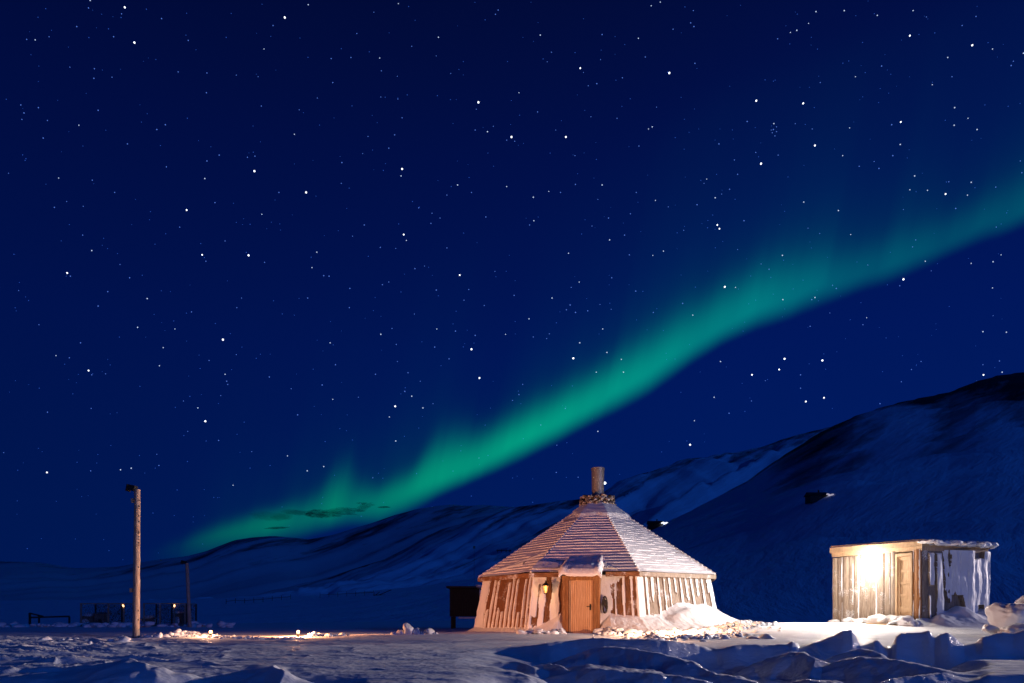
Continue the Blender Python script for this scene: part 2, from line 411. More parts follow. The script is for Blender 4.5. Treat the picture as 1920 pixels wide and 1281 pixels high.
fy = GY[:-1, :]; UU = 960 + F * np.tan(np.clip(PH[:-1, :], -1.2, 1.2))
# rock on the hill: an attribute for the hillside material
Yn = RR * np.cos(np.clip(np.abs(PH), 0, R(50)))
Un = 960 + F * np.tan(np.clip(PH, -R(60), R(60)))
tt = np.clip((Yn - 60) / 370., 0, 1)
rocky = (-.42 + .40 * ss(.22, .62, tt) * ss(1230, 1560, Un) + .22 * ss(.9, 1., tt) * ss(1250, 1500, Un)
         + .22 * ss(.5, .9, tt) * ss(1650, 1900, Un) - .20 * np.exp(-((Un - 1700 + 120 * (tt - .6)) / 75) ** 2) * ss(.4, .7, tt))
at = me.attributes.new('rocky', 'FLOAT', 'POINT'); at.data.foreach_set('value', rocky.ravel().astype(np.float32))
nf = len(me.polygons); mi = np.zeros((len(rads) - 1, len(phis) - 1), int); mi[rads[:-1] > 70, :] = 1
mi = np.concatenate([mi.ravel(), (rads[:-1] > 70).astype(int)])
if len(mi) == nf: me.polygons.foreach_set('material_index', mi.astype(np.int32))
g = link('snow_ground', me, [M_ground, M_hill]); g['kind'] = 'structure'
def gz(x, y): return float(ground_z(np.array([x]), np.array([y]))[0])

# ------------------------------------------------------------------ hills behind
def hill(prof, base, Y0, Y1, seed, amp, mat_, rk, fold=1.0, px0=-900, px1=2900):
    """a ridge with a real slope: foot at Y0, crest at Y1, back side falling away"""
    nu = 420; pxs = np.linspace(px0, px1, nu); ts = np.concatenate([np.linspace(0, 1, 90), np.linspace(1.03, 2.0, 10)])
    U, T = np.meshgrid(pxs, ts); Yv = Y0 + (Y1 - Y0) * T
    cr = tab(U, prof); bs = tab(U, base)
    zc = CAMZ - (cr - HORIZON) / F * Y1; zb = CAMZ - (bs - HORIZON) / F * Y0
    Tc = np.clip(T, 0, 1); z = zb + (zc - zb) * Tc ** 1.05
    env = np.clip(Tc * (1 - Tc) * 4, 0, 1) ** .7
    Xv = (U - 960) / F * Yv
    L = (Y1 - Y0)
    n1 = fbm(Xv / L * 2.4 * fold - Tc * 2.6, Tc * .5 + Xv / L * .3, 4, seed, .42)
    rid = 1 - np.abs(n1) * 2.6
    z = z + env * amp * (rid - .4)
    z = z + env * amp * .22 * fbm(Xv / L * 16 + Tc * 5, Tc * 3, 3, seed + 5)
    z = z + amp * .05 * fbm(Xv / L * 12, Tc * 0, 3, seed + 9) * ss(.8, 1, Tc)
    z = np.where(T > 1, zc - (Yv - Y1) * .45, z)
    me = grid_mesh('hill', np.stack([Xv, Yv, z], -1), nu, len(ts))
    ro = rk[0] + (rk[1] - rk[0]) * ss(.35, 1, Tc) + .25 * np.clip(.5 - rid, -1, 1) * rk[2]
    a = me.attributes.new('rocky', 'FLOAT', 'POINT'); a.data.foreach_set('value', ro.ravel().astype(np.float32))
    o = link('hill', me, [mat_]); o['kind'] = 'structure'; return o
hill([(500, 1140), (800, 1100), (900, 1060), (1000, 1010), (1085, 960), (1120, 930), (1160, 906), (1200, 890), (1250, 874), (1290, 861), (1330, 857), (1380, 849), (1430, 838), (1480, 822), (1530, 807), (1650, 775), (2900, 700)],
     [(-900, 1150), (900, 1120), (1100, 1060), (1300, 1000), (1600, 950), (2900, 900)], 520, 900, 11, 28, M_hill, (-.30, .06, .9), 1.2, px0=560)
hill([(250, 1150), (500, 1132), (650, 1100), (740, 1062), (800, 1032), (850, 1006), (900, 975), (930, 962), (950, 955), (1000, 946), (1040, 941), (1085, 936), (1160, 915), (1300, 880), (2900, 850)],
     [(-900, 1150), (600, 1135), (900, 1110), (2900, 1000)], 900, 1500, 23, 30, M_hill, (-.40, -.02, .9), 1.3, px0=280)
hill([(200, 1150), (400, 1132), (500, 1115), (600, 1088), (660, 1068), (720, 1050), (770, 1024), (800, 1005), (830, 992), (860, 984), (890, 972), (925, 965), (1000, 962), (2900, 940)],
     [(-900, 1150), (600, 1135), (900, 1110), (2900, 1000)], 1500, 2300, 37, 30, M_hillfar, (-.42, -.06, .8), 1.5, px0=230)
hill([(-900, 1040), (-300, 1048), (0, 1053), (80, 1055), (140, 1066), (220, 1063), (300, 1049), (350, 1043), (385, 1034), (410, 1024), (440, 1013), (470, 1008), (510, 1005), (545, 1008), (580, 1012),
      (620, 1004), (660, 992), (700, 980), (740, 966), (780, 955), (820, 949), (850, 946), (875, 949), (905, 947), (950, 950), (1000, 952), (2900, 940)],
     [(-900, 1145), (2900, 1125)], 2000, 3600, 53, 30, M_hillfar, (-.42, -.12, .7), 1.6)

# ------------------------------------------------------------------ stars
ST = {3: [(234,14),(252,80),(534,33),(897,192),(754,317),(959,257),(1088,128),(1061,257),(1255,137),(1418,189),(1427,307),(1689,229),(1506,194),(1706,67),(1528,273),(1823,85),
 (379,478),(350,394),(126,512),(477,321),(466,479),(757,440),(574,361),(862,516),(1359,538),(1345,422),(1349,429),(1694,524),(1773,364),(166,695),(418,637),(385,790),(88,886),
 (884,655),(741,762),(899,709),(1410,703),(1075,672),(1294,834),(1134,906),(1471,673),(1542,676),(1461,693),(1511,753),(1545,746),(1844,703)],
 2: [(148,235),(66,75),(169,1),(495,92),(822,70),(712,109),(552,252),(914,247),(1238,4),(1221,11),(1197,72),(1223,238),(1216,242),(1013,66),(973,174),(1583,20),(1494,57),(1516,44),
 (1530,22),(1712,20),(1645,29),(1604,144),(1748,159),(1593,240),(1790,202),(1815,222),(1789,235),(1832,243),(1688,271),(1580,292),(1861,92),(1777,108),(1919,100),(1482,61),
 (384,335),(172,470),(276,560),(328,617),(258,614),(110,334),(762,451),(752,330),(858,347),(585,502),(714,627),(594,473),(491,402),(950,350),(819,617),(948,627),
 (1224,479),(1035,559),(1129,347),(1229,376),(1029,359),(1000,370),(1001,414),(1066,475),(1086,529),(1244,471),(1143,450),(1130,617),(1299,591),(1379,539),(1341,371),(1325,336),
 (992,598),(1572,395),(1595,440),(1507,379),(1467,479),(1468,562),(1528,558),(1625,596),(1735,490),(1877,478),(1862,491),(1821,494),(1861,540),(1843,622),(1887,623),(1715,330),
 (1706,356),(1739,357),(1821,342),(1814,366),(105,667),(422,702),(437,910),(306,652),(246,878),(226,881),(371,765),(299,686),(619,643),(624,749),(539,855),(576,883),(742,827),
 (730,782),(793,765),(772,743),(607,875),(1339,745),(1121,809),(1118,698),(1138,661),(1165,674),(1169,698),(1087,643),(1351,678),(1302,789),(1879,698),(1451,232),(578,9),(747,7)],
 1: [(50,74),(92,69),(144,50),(228,26),(166,15),(177,129),(176,147),(210,145),(39,197),(72,202),(45,212),(41,224),(184,207),(81,259),(239,270),(294,243),(310,234),(334,135),(388,137),
 (443,141),(411,291),(388,302),(464,295),(478,293),(387,174),(213,69),(131,126),(303,35),(353,76),(312,313),(89,226),(929,27),(934,19),(512,48),(740,253),(746,186),(845,138),(715,133),
 (658,108),(714,182),(624,155),(621,110),(484,144),(490,199),(595,184),(701,23),(745,143),(669,63),(561,206),(893,205),(818,105),(754,221),(690,256),(729,278),(891,244),(925,237),
 (641,305),(680,288),(950,263),(772,87),(1034,98),(1126,112),(1129,65),(1103,161),(1042,244),(1008,210),(1231,201),(1198,274),(1078,292),(1262,55),(1301,50),(1295,43),(1300,20),
 (1303,119),(1210,107),(1157,222),(1108,219),(1167,146),(1377,300),(1348,270),(1401,228),(1417,286),(965,265),(1119,157),(1094,136),(1026,116),(1830,31),(1804,48),(1737,32),(1458,73),
 (1653,124),(1538,155),(1785,144),(1491,232),(1523,242),(1672,234),(1900,115),(1896,123),(1648,316),(1611,312),(1639,303),(1674,292),(1459,291),(1913,302),(1456,238),(1450,243),
 (1456,247),(1448,249),(1453,255),(1446,244),(173,338),(215,361),(156,387),(102,389),(403,380),(16,325),(155,441),(225,496),(243,521),(202,547),(453,559),(444,577),(35,545),(184,574),
 (73,609),(337,426),(422,452),(386,490),(359,585),(132,518),(125,378),(523,361),(640,344),(785,390),(810,400),(825,409),(808,419),(884,361),(838,366),(911,407),(713,464),(742,466),
 (661,443),(838,465),(607,517),(617,518),(496,492),(796,499),(778,504),(729,529),(717,534),(655,577),(577,559),(879,543),(818,544),(870,563),(908,573),(656,541),(777,589),(735,616),
 (854,621),(928,509),(891,629),(683,422),(993,422),(1071,539),(1180,478),(1192,546),(1320,344),(1225,586),(1182,401),(1193,361),(1030,626),(1025,635),(1051,361),(1079,346),(1121,374),
 (1110,424),(1141,409),(1171,441),(1147,521),(1146,580),(1102,583),(1069,572),(1079,586),(1062,581),(1125,571),(1280,569),(1353,364),(1368,355),(1395,414),(1383,327),(1383,468),
 (1282,432),(1307,384),(1253,388),(964,554),(1000,632),(1427,495),(1442,505),(1694,393),(1537,438),(1561,535),(1627,497),(1556,587),(1916,324),(1522,562),(1568,541),(1515,428),
 (1717,450),(1711,463),(1779,341),(1867,351),(1792,391),(1868,426),(1746,508),(1519,612),(1862,592),(1618,609),(1687,536),(151,643),(172,703),(130,671),(198,701),(392,676),(443,665),
 (425,715),(427,721),(414,742),(344,752),(171,766),(89,773),(7,849),(170,883),(298,873),(294,852),(410,826),(472,847),(352,809),(765,699),(546,729),(505,707),(743,646),(699,896),
 (815,651),(898,859),(629,684),(745,678),(788,715),(759,734),(842,673),(812,757),(672,745),(604,722),(704,702),(558,778),(1044,835),(1043,886),(1084,895),(961,751),(980,721),(973,740),
 (1060,766),(1014,797),(1435,714),(1501,703),(1501,728),(1367,775),(1409,752),(1650,757),(1690,716),(1709,693),(1727,678),(1874,677),(1843,684)]}
rs = random.Random(5)
dist = 9000.0
mb = MB()
OCT = [(1, 0, 0), (-1, 0, 0), (0, 1, 0), (0, -1, 0), (0, 0, 1), (0, 0, -1)]
OF = [(0, 2, 4), (2, 1, 4), (1, 3, 4), (3, 0, 4), (2, 0, 5), (1, 2, 5), (3, 1, 5), (0, 3, 5)]
def star(px, py, rp, mi):
    c = P(px, py, dist); r_ = rp / F * dist
    if mi == 0:
        bm = bmesh.new(); bmesh.ops.create_icosphere(bm, subdivisions=2, radius=r_)
        mb.add([v.co + c for v in bm.verts], [tuple(v.index for v in f.verts) for f in bm.faces], mi); bm.free()
    else:
        mb.add([Vector(o) * r_ + c for o in OCT], OF, mi)
for p in ST[3]: star(*p, rs.uniform(1.25, 1.7) if p != (1134, 906) else 2.7, 0)
for p in ST[2]: star(*p, rs.uniform(.95, 1.35), 1)
for p in ST[1]: star(*p, rs.uniform(.85, 1.35), 2)
for k in range(1500):
    px = rs.uniform(-600, 2500); py = rs.uniform(-500, 1050)
    star(px, py, rs.uniform(.55, 1.05), 3)
for k in range(260):    # stars beyond the edges of the frame
    a = rs.uniform(0, 2 * math.pi); px = 960 + math.cos(a) * rs.uniform(1150, 1900); py = rs.uniform(-900, 900)
    if -40 < px < 1960: continue
    star(px, py, rs.choice((1.4, 1.8, 2.3)), 1)
o = mb.build('stars', [emis('star_bright', (.95, .97, 1), 2.2), emis('star_mid', (.66, .80, 1), 1.0), emis('star_faint', (.15, .32, 1), 0.6), emis('star_dust', (.05, .16, .75), .5)])
o['kind'] = 'stuff'; o['label'] = 'white and pale blue stars scattered over the night sky'; o['category'] = 'stars'

# ------------------------------------------------------------------ aurora: a hanging curtain of light
LOW = [(240, 1075), (340, 1052), (370, 1042), (430, 1026), (480, 1012), (560, 998), (610, 985), (660, 974), (710, 968), (760, 950), (820, 920), (900, 888), (980, 850),
       (1060, 808), (1140, 764), (1220, 722), (1290, 672), (1350, 634), (1420, 602), (1500, 573), (1600, 540), (1700, 506), (1800, 464), (1920, 412), (2200, 300), (2700, 120)]
TH = [(240, 18), (370, 28), (480, 38), (520, 38), (560, 44), (585, 52), (605, 84), (630, 92), (660, 54), (700, 38), (760, 46), (800, 86), (830, 96), (870, 80), (960, 70), (1060, 70), (1150, 74), (1220, 78), (1300, 82),
      (1400, 96), (1500, 78), (1600, 70), (1700, 74), (1820, 84), (1920, 90), (2700, 130)]
AI = [(240, 0), (330, .06), (370, .22), (430, .42), (500, .60), (550, .40), (590, .42), (618, .66), (650, .44), (700, .50), (760, .70), (820, .95), (900, 1.0), (1000, .98), (1100, .90), (1200, .74),
      (1300, .62), (1400, .60), (1460, .42), (1550, .25), (1650, .20), (1800, .20), (1920, .17), (2300, .2), (2700, 0)]
nu, nw = 900, 150
pu = np.linspace(240, 2700, nu); ww = np.linspace(-55, 520, nw)
U, Wd = np.meshgrid(pu, ww)
SL = U - .22 * Wd            # rays lean with the curtain
low = tab(U, LOW); th = tab(SL, TH); A = tab(SL, AI)
for arr in ():
    pass
ray = fbm(SL / 46., SL * 0 + 3, 4, 77); ray2 = fbm(SL / 150., SL * 0 + 1, 3, 79)
edge = ss(-20 - 8 * ray2, 26 + 8 * ray, Wd)
body = np.exp(-(np.clip(Wd - 26, 0, None) / (th * (.66 + .18 * ray2 + .06 * ray))) ** 2.0)
tail = np.exp(-np.clip(Wd, 0, None) / (110 + 40 * ray2)) * np.clip(.12 + .09 * ray2 + .05 * ray, .02, 1) * (.6 + .6 * ss(500, 1000, U)) + .055 * np.exp(-np.clip(Wd, 0, None) / 240) * ss(900, 1500, U)
ray3 = fbm(SL / 15., SL * 0 + 7, 3, 83)
I = edge * (A * body * (1 + .09 * ray + .10 * ray2 + .03 * ray3) + tail * ss(330, 520, U))
I *= ss(520, 400, Wd) * ss(250, 340, U) * ss(2700, 2300, U)
cg = np.stack([np.interp(U, [300, 600, 900, 1300, 1700, 2000], [.0008, .0008, .0005, .0003, .0003, .0003]),
               np.interp(U, [300, 500, 750, 1000, 1300, 1550, 1900], [.20, .24, .27, .285, .245, .22, .20]),
               np.interp(U, [300, 500, 750, 1000, 1300, 1550, 1900], [.032, .050, .082, .105, .135, .165, .15])], -1)
# higher up the light turns from green to teal-blue
hi = ss(40, 240, Wd)[..., None]
cg = cg * (1 - hi) + np.array([0.0, .12, .19]) * hi
col = cg * I[..., None]
Yd = 6000 + 500 * np.sin(U / 260.) - (U - 960) * .9
V = np.stack([(U - 960) / F * Yd, Yd, CAMZ + (HORIZON - (low - Wd)) / F * Yd], -1)
me = grid_mesh('aurora', V, nu, nw)
ca = me.color_attributes.new('glow', 'FLOAT_COLOR', 'POINT')
ca.data.foreach_set('color', np.concatenate([col, np.ones((*col.shape[:2], 1))], -1).ravel().astype(np.float32))
m = bpy.data.materials.new('aurora_light'); m.use_nodes = True; t = m.node_tree; t.nodes.clear()
a_ = N(t, 'ShaderNodeVertexColor'); a_.layer_name = 'glow'; e_ = N(t, 'ShaderNodeEmission'); tr = N(t, 'ShaderNodeBsdfTransparent')
ad = N(t, 'ShaderNodeAddShader'); ou = N(t, 'ShaderNodeOutputMaterial')
t.links.new(a_.outputs[0], e_.inputs[0]); t.links.new(e_.outputs[0], ad.inputs[0]); t.links.new(tr.outputs[0], ad.inputs[1]); t.links.new(ad.outputs[0], ou.inputs[0])
m.cycles.emission_sampling = 'NONE'
o = link('aurora', me, [m]); tag(o, 'glowing green and teal aurora band sweeping up across the night sky', 'aurora')

# dark wisps of cloud low in front of the aurora
m = bpy.data.materials.new('cloud_vapour'); m.use_nodes = True; t = m.node_tree; t.nodes.clear()
pv = N(t, 'ShaderNodeVolumePrincipled'); ou = N(t, 'ShaderNodeOutputMaterial'); t.links.new(pv.outputs[0], ou.inputs['Volume'])
pv.inputs['Color'].default_value = (.02, .05, .12, 1)
pv.inputs['Density'].default_value = .011
mb = MB(); rc = random.Random(3)
for px, py, w, h in ((556, 961, 30, 2.5), (590, 963, 34, 4.5), (618, 963, 30, 5.5), (642, 959, 26, 3.8), (662, 956, 24, 3), (682, 951, 18, 2.4), (686, 945, 10, 2.2), (530, 969, 20, 2.0),
                     (604, 967, 26, 3.0), (505, 968, 34, 1.8), (720, 951, 12, 1.8), (520, 990, 26, 1.6), (630, 962, 40, 2.2)):
    c = P(px, py, 4500); k = 4500 / F
    mb.rock(c, (w * k, 60, h * k), sub=4, amp=.38, freq=2.3, rnd=rc)
# each wisp lies level: undo the random turn of the rock builder by keeping them flat
o = mb.build('cloud', m); tag(o, 'thin dark streak of cloud crossing the low end of the aurora', 'cloud')

# ------------------------------------------------------------------ ROUND HUT
HC = Vector((3.375, 27.0, 0)); HG = .80
hut = thing('round_hut', 'eight-sided plank hut with snow-crusted pyramid roof, stone collar and orange door', 'hut', (HC.x, HC.y, HG))
TH0 = -35.5
def hp(theta, r, z):
    a = R(theta); return Vector((HC.x + r * math.sin(a), HC.y - r * math.cos(a), z))
ZE, RE, ZT, RT = 2.86, 4.72, 5.62, .66
# roof: lapped courses on each of the eight sides
def roof_side(mbr, th, ncourse, lap, seg=36, seed=0, snowy=.5):
    A0, A1 = hp(th, RE, ZE), hp(th + 45, RE, ZE); B0, B1 = hp(th, RT, ZT), hp(th + 45, RT, ZT)
    nrm = (A1 - A0).cross(B0 - A0).normalized()
    if nrm.z < 0: nrm = -nrm
    rows = []
    for i in range(ncourse):
        for fr, off in ((0.0, lap), (.5, lap * .62), (.999, 0.0)):
            rows.append(((i + fr) / ncourse, off, i))
    Vv = []
    for tt_, off, i in rows:
        r_ = []
        for k in range(seg + 1):
            s = k / seg; p = (A0.lerp(A1, s)).lerp(B0.lerp(B1, s), tt_)
            nz = mnoise.noise(Vector((p.x * 3.1, i * 7.7, p.z * .7 + seed))) * .014 + mnoise.noise(Vector((p.x * .9, p.z * 1.4, seed + 3))) * .02
            edge_ = 1.0
            r_.append(p + nrm * (off * (1 + .3 * mnoise.noise(Vector((p.x * 2, i * 3.3, seed)))) + nz * edge_ + .02))
        Vv.append(r_)
    vs = [v for r_ in Vv for v in r_]; n_ = seg + 1
    fs = []; ms = []
    for j in range(len(Vv) - 1):
        riser = (j % 3 == 2)
        for k in range(seg):
            f = (j * n_ + k, j * n_ + k + 1, (j + 1) * n_ + k + 1, (j + 1) * n_ + k)
            mid = vs[f[0]]
            snowfill = mnoise.noise(Vector((mid.x * .55, (j // 3) * 1.7 + mid.x * .2, seed + 9))) * .62 + .5 + .12 * mnoise.noise(Vector((mid.x * 9, j * 1.0, seed)))
            mbr.add([vs[q] for q in f], [(0, 1, 2, 3)], 1 if (riser and snowfill > snowy) else 0, False)
M_roofsnow = snow_mat('roof_snow', col=(.88, .87, .89), fine=22, fs=.3, big=3, bs=.35, bd=.03)
mr = MB()
for k in range(8):
    th = TH0 + 45 * k
    th = (th + 180) % 360 - 180
    if abs(th - TH0) < 1: roof_side(mr, th, 25, .026, 60, 1, .86)
    elif abs(th - TH0 + 45) < 1: roof_side(mr, th, 25, .018, 60, 2, .80)
    elif abs(th - TH0 - 45) < 1: roof_side(mr, th, 30, .008, 60, 3, .72)
    else: roof_side(mr, th, 24, .04, 14, 4, .5)
# merge the hairline gaps at the hips with snow-dusted hip boards
roof = mr.build('roof', [M_roofsnow, M_roofwood], hut)
bm = bmesh.new(); bm.from_mesh(roof.data); bmesh.ops.remove_doubles(bm, verts=bm.verts, dist=.004); bm.to_mesh(roof.data); bm.free()
mh = MB()
for k in range(8):
    th = TH0 + 45 * k
    for i in range(26):
        a = hp(th, RE + (RT - RE) * i / 26, ZE + (ZT - ZE) * i / 26 + .035); b = hp(th, RE + (RT - RE) * (i + .93) / 26, ZE + (ZT - ZE) * (i + .93) / 26 + .015)
        mh.tube([a, b], [.042, .03], 6, smooth=False)
    mh.build('hip_board', M_roofsnow, roof); mh = MB()
# closed underside / top plate
mp_ = MB(); ring = [hp(TH0 + 45 * k, RE - .02, ZE - .02) for k in range(8)]; mp_.add(ring, [tuple(range(8))], 0)
ring = [hp(TH0 + 45 * k, RT, ZT + .01) for k in range(8)]; mp_.add(ring, [tuple(range(8))], 0)
mp_.build('ceiling_board', M_darkwood, roof)
# eave boards
MIDF = TH0 + 22.5
for k in range(8):
    th = TH0 + 45 * k; mf = MB()
    a, b = hp(th, RE + .015, ZE - .07), hp(th + 45, RE + .015, ZE - .07)
    if k == 0:     # broken by the door porch
        mf.beam(a, a.lerp(b, .31), .05, .15); mf.build('eave_board', M_eave, hut); mf = MB(); mf.beam(a.lerp(b, .70), b, .05, .15)
    else: mf.beam(a, b, .05, .15)
    mf.build('eave_board', M_greywood if k == 1 else M_eave, hut)

# plank walls, half hidden by frozen snow
WB, WTp = 4.92, 4.50
def wall_panel(th, kind, nu=150, nv=64, seed=0):
    z0, z1 = .55, ZE - .08
    P0, P1 = hp(th, WB, z0), hp(th + 45, WB, z0); Q0, Q1 = hp(th, WTp, z1), hp(th + 45, WTp, z1)
    n_ = (P1 - P0).cross(Q0 - P0).normalized()
    cdir = ((P0 + P1) / 2 - HC); cdir.z = 0
    if n_.dot(cdir) < 0: n_ = -n_
    s = np.linspace(0, 1, nu); v = np.linspace(0, 1, nv); Sg, Vg = np.meshgrid(s, v)
    wid = (P1 - P0).length; w = Sg * wid
    P0a, P1a, Q0a, Q1a = [np.array(p) for p in (P0, P1, Q0, Q1)]
    pos = ((P0a * (1 - Sg[..., None]) + P1a * Sg[..., None]) * (1 - Vg[..., None]) + (Q0a * (1 - Sg[..., None]) + Q1a * Sg[..., None]) * Vg[..., None])
    per = .285
    ph = w / per + .10 * fbm(w * 0, Vg * 1.2, 2, seed)
    iid = np.floor(ph); fr = ph - iid
    h1 = hsh(iid, iid * 0, seed + 3); h2 = hsh(iid, iid * 0 + 4, seed + 3)
    # snow packed in the hollows: width wanders with height
    wv = .12 + .09 * h2 + .10 * fbm(iid * 3.7 + fr * .3, Vg * 5.0, 4, seed + 8) + .04 * (1 - Vg)
    snow = (np.abs(fr - .5) < wv)
    jag = .10 * fbm(w * 6, Vg * 3, 3, seed + 21)
    topend = .98 + 0 * h1; botstart = .0
    if kind == 'left':
        snow = (np.abs(fr - .5) < wv * .78 + .02 * fbm(w * 4, Vg * 9, 3, 88))
        snow &= (Vg < .97 + jag)
        gap = (hsh(iid, iid * 0 + 9, seed) > .80) & (Vg > .45 + jag)
        snow &= ~gap
        full = (Sg < .19 - .06 * Vg + .05 * fbm(Sg * 0 + 1, Vg * 4, 3, seed + 5)) | (Vg < .16 + jag * .6)
        bare = (Sg > .80) & (Vg > .38 + jag) & (Vg < .97)
        bare &= ~(np.abs(fr - .5) < .10 * (1.3 - Vg))
    elif kind == 'front':
        full = (Vg < .20 + jag)
        lf = Sg < .35
        wide = (np.abs(Sg - .025) < .028) & (Vg > .35 + jag) | (np.abs(Sg - .100) < .026 + .01 * fbm(Sg, Vg * 5, 3, 3)) | (np.abs(Sg - .225) < .040 + .016 * fbm(Sg * 3, Vg * 4, 3, 5))
        wide |= (Sg < .10) & (Vg > .86 + jag)
        snow = np.where(lf, wide, snow)
        blob = (Sg > .64) & (Sg < .745 + jag * .9) | (Sg > .64) & (Vg > .98 - .95 * (.86 - Sg) + jag * 1.3)
        strips = (np.abs(fr - .5) < .13 + .10 * fbm(iid * 2.7, Vg * 7, 3, 31))
        snow = np.where(Sg > .64, blob | strips, snow)
    elif kind == 'right':
        topj = .93 + .5 * (h1 - .6) * 0
        short = (h1 > .55) & (Vg < .66 + jag * 1.4) & (Vg > .40)
        snow &= ~short
        full = (Sg > .955 - .02 * jag) | (Vg < .12)
        full |= (Sg < .07)
    else:
        full = Vg < .25
    m_ = snow | full
    dep = np.where(m_, .045 + .02 * fbm(w * 3, Vg * 4, 3, seed + 2), .0 + .012 * (np.abs(fr - .0) < .06))
    # plank relief between
    dep = dep + .006 * fbm(w * 14, Vg * 3, 3, seed + 6)
    na = np.array(n_); pos = pos + na * dep[..., None]
    mf_ = m_[:-1, :-1].astype(int)
    if kind == 'front':
        # door opening: faces behind the porch are simply plank (hidden by it)
        mf_[:, :] = mf_
    me = grid_mesh('wall', pos, nu, nv, mask=mf_, smooth=False)
    return me
wk = {0: 'front', 7: 'left', 1: 'right'}
for k in range(8):
    th = TH0 + 45 * k
    me = wall_panel(th, wk.get(k, 'other'), 190 if k in wk else 60, 84 if k in wk else 24, seed=40 + k)
    link('wall', me, [M_wood if k != 1 else M_greywood, M_snow], hut)  # right wall: same planks, the whiter light there put into a greyer colour
mc = MB()
for k in range(8):
    th = TH0 + 45 * k
    pts = [hp(th, WB - .0 + (WTp - WB) * q, .55 + (ZE - .08 - .55) * q) for q in np.linspace(0, 1, 14)]
    mc.tube(pts, [.055 + random.uniform(-.012, .012) for _ in pts], 8, jit=.12)
    mc.build('corner_post', M_snow, hut); mc = MB()

# door porch on the front face
fa = R(MIDF); fn = Vector((math.sin(fa), -math.cos(fa), 0)); fs_ = Vector((math.cos(fa), math.sin(fa), 0))
DP = 4.66
def dp(s, d, z): return Vector((HC.x, HC.y, 0)) + fn * d + fs_ * s + Vector((0, 0, z))
s0 = -.06
Mdoor = Matrix((fs_, -fn, Vector((0, 0, 1)))).transposed()
mb = MB()
for sx_ in (-1, 1):
    mb.box(dp(s0 + sx_ * .515, DP - .22, 1.72), (.20, .44, 1.98), Mdoor)
mb.box(dp(s0, DP - .20, 2.655), (1.25, .46, .14), Mdoor)
mb.box(dp(s0, DP - .45, 2.2), (1.0, .04, .8), Mdoor)
porch = mb.build('door_porch', M_frame, hut)
mb = MB()
for sx_ in (-1, 1): mb.box(dp(s0 + sx_ * .455, DP + .012, 1.70), (.09, .03, 1.86), Mdoor)
mb.box(dp(s0, DP + .012, 2.64), (1.0, .032, .085), Mdoor)
mb.build('door_frame', M_frame, hut)
mb = MB(); nb = 13
for i in range(nb):
    w_ = .80 / nb
    mb.box(dp(s0 - .40 + w_ * (i + .5), DP - .05 + random.uniform(-.003, .003), 1.70), (w_ - .013, .04, 1.78), Mdoor)
mb.box(dp(s0, DP - .075, 1.70), (.81, .02, 1.78), Mdoor)
door = mb.build('door', M_door, hut)
mb = MB(); mb.tube([dp(s0 + .31, DP - .03, 1.72), dp(s0 + .31, DP + .03, 1.72)], .012, 8); mb.tube([dp(s0 + .32, DP + .03, 1.72), dp(s0 + .19, DP + .03, 1.72)], .011, 8)
mb.box(dp(s0 + .31, DP - .022, 1.70), (.05, .012, .2), Mdoor)
mb.build('handle', M_iron, door)
# little roof over the door, heaped with wind-packed snow
nu_, nv_ = 60, 30; U_, V_ = np.meshgrid(np.linspace(-.70, .68, nu_), np.linspace(0, 1, nv_))
Dd = 3.50 + 1.36 * V_
zz = 3.45 - .55 * V_ ** 1.05 + .06 * fbm(U_ * 3, V_ * 3, 4, 5) - .16 * ss(.52, .70, np.abs(U_) + .06 * fbm(U_ * 2, V_ * 6, 3, 6)) * (1 - .3 * V_) - .18 * ss(.93, 1, V_)
zz += .07 * np.exp(-((U_ + .62) / .1) ** 2) * V_ + .05 * np.exp(-((U_ - .6) / .08) ** 2)
pp = np.array([HC.x, HC.y, 0]) + np.array(fn) * Dd[..., None] + np.array(fs_) * (U_ + s0)[..., None]; pp[..., 2] = zz
me = grid_mesh('porch_roof', pp, nu_, nv_); po = link('porch_roof', me, [M_roofsnow], hut)
md = po.modifiers.new('t', 'SOLIDIFY'); md.thickness = .045; md.offset = -1
mb = MB(); mb.box(dp(s0, DP + .17, 2.775), (1.34, .04, .085), Mdoor)
mb.build('porch_fascia', M_roofwood, hut)
# chimney and stone collar
mb = MB(); mb.tube([Vector((HC.x + .02, HC.y, 5.7)), Vector((HC.x + .02, HC.y, 6.4)), Vector((HC.x + .02, HC.y, 7.22))], [.225, .24, .255], 28)
mb.tube([Vector((HC.x + .02, HC.y, 7.15)), Vector((HC.x + .02, HC.y, 7.235))], [.268, .268], 28)
ch = mb.build('chimney', M_metal, hut)
mb = MB(); rk = random.Random(12)
for ring_, (zz_, rr_) in enumerate(((5.66, .60), (5.80, .61), (5.94, .60), (6.06, .56))):
    for k in range(13):
        a = 2 * math.pi * (k + .5 * (ring_ % 2)) / 13 + rk.uniform(-.08, .08)
        mb.rock((HC.x + rr_ * math.cos(a), HC.y + rr_ * math.sin(a), zz_ + rk.uniform(-.03, .03)), (.16, .12, .085), 2, .35, 1.5, 0, False, rk, .8)
mb.tube([(HC.x, HC.y, 5.5), (HC.x, HC.y, 6.08)], .52, 20)
mb.build('stone_collar', M_stone, hut)
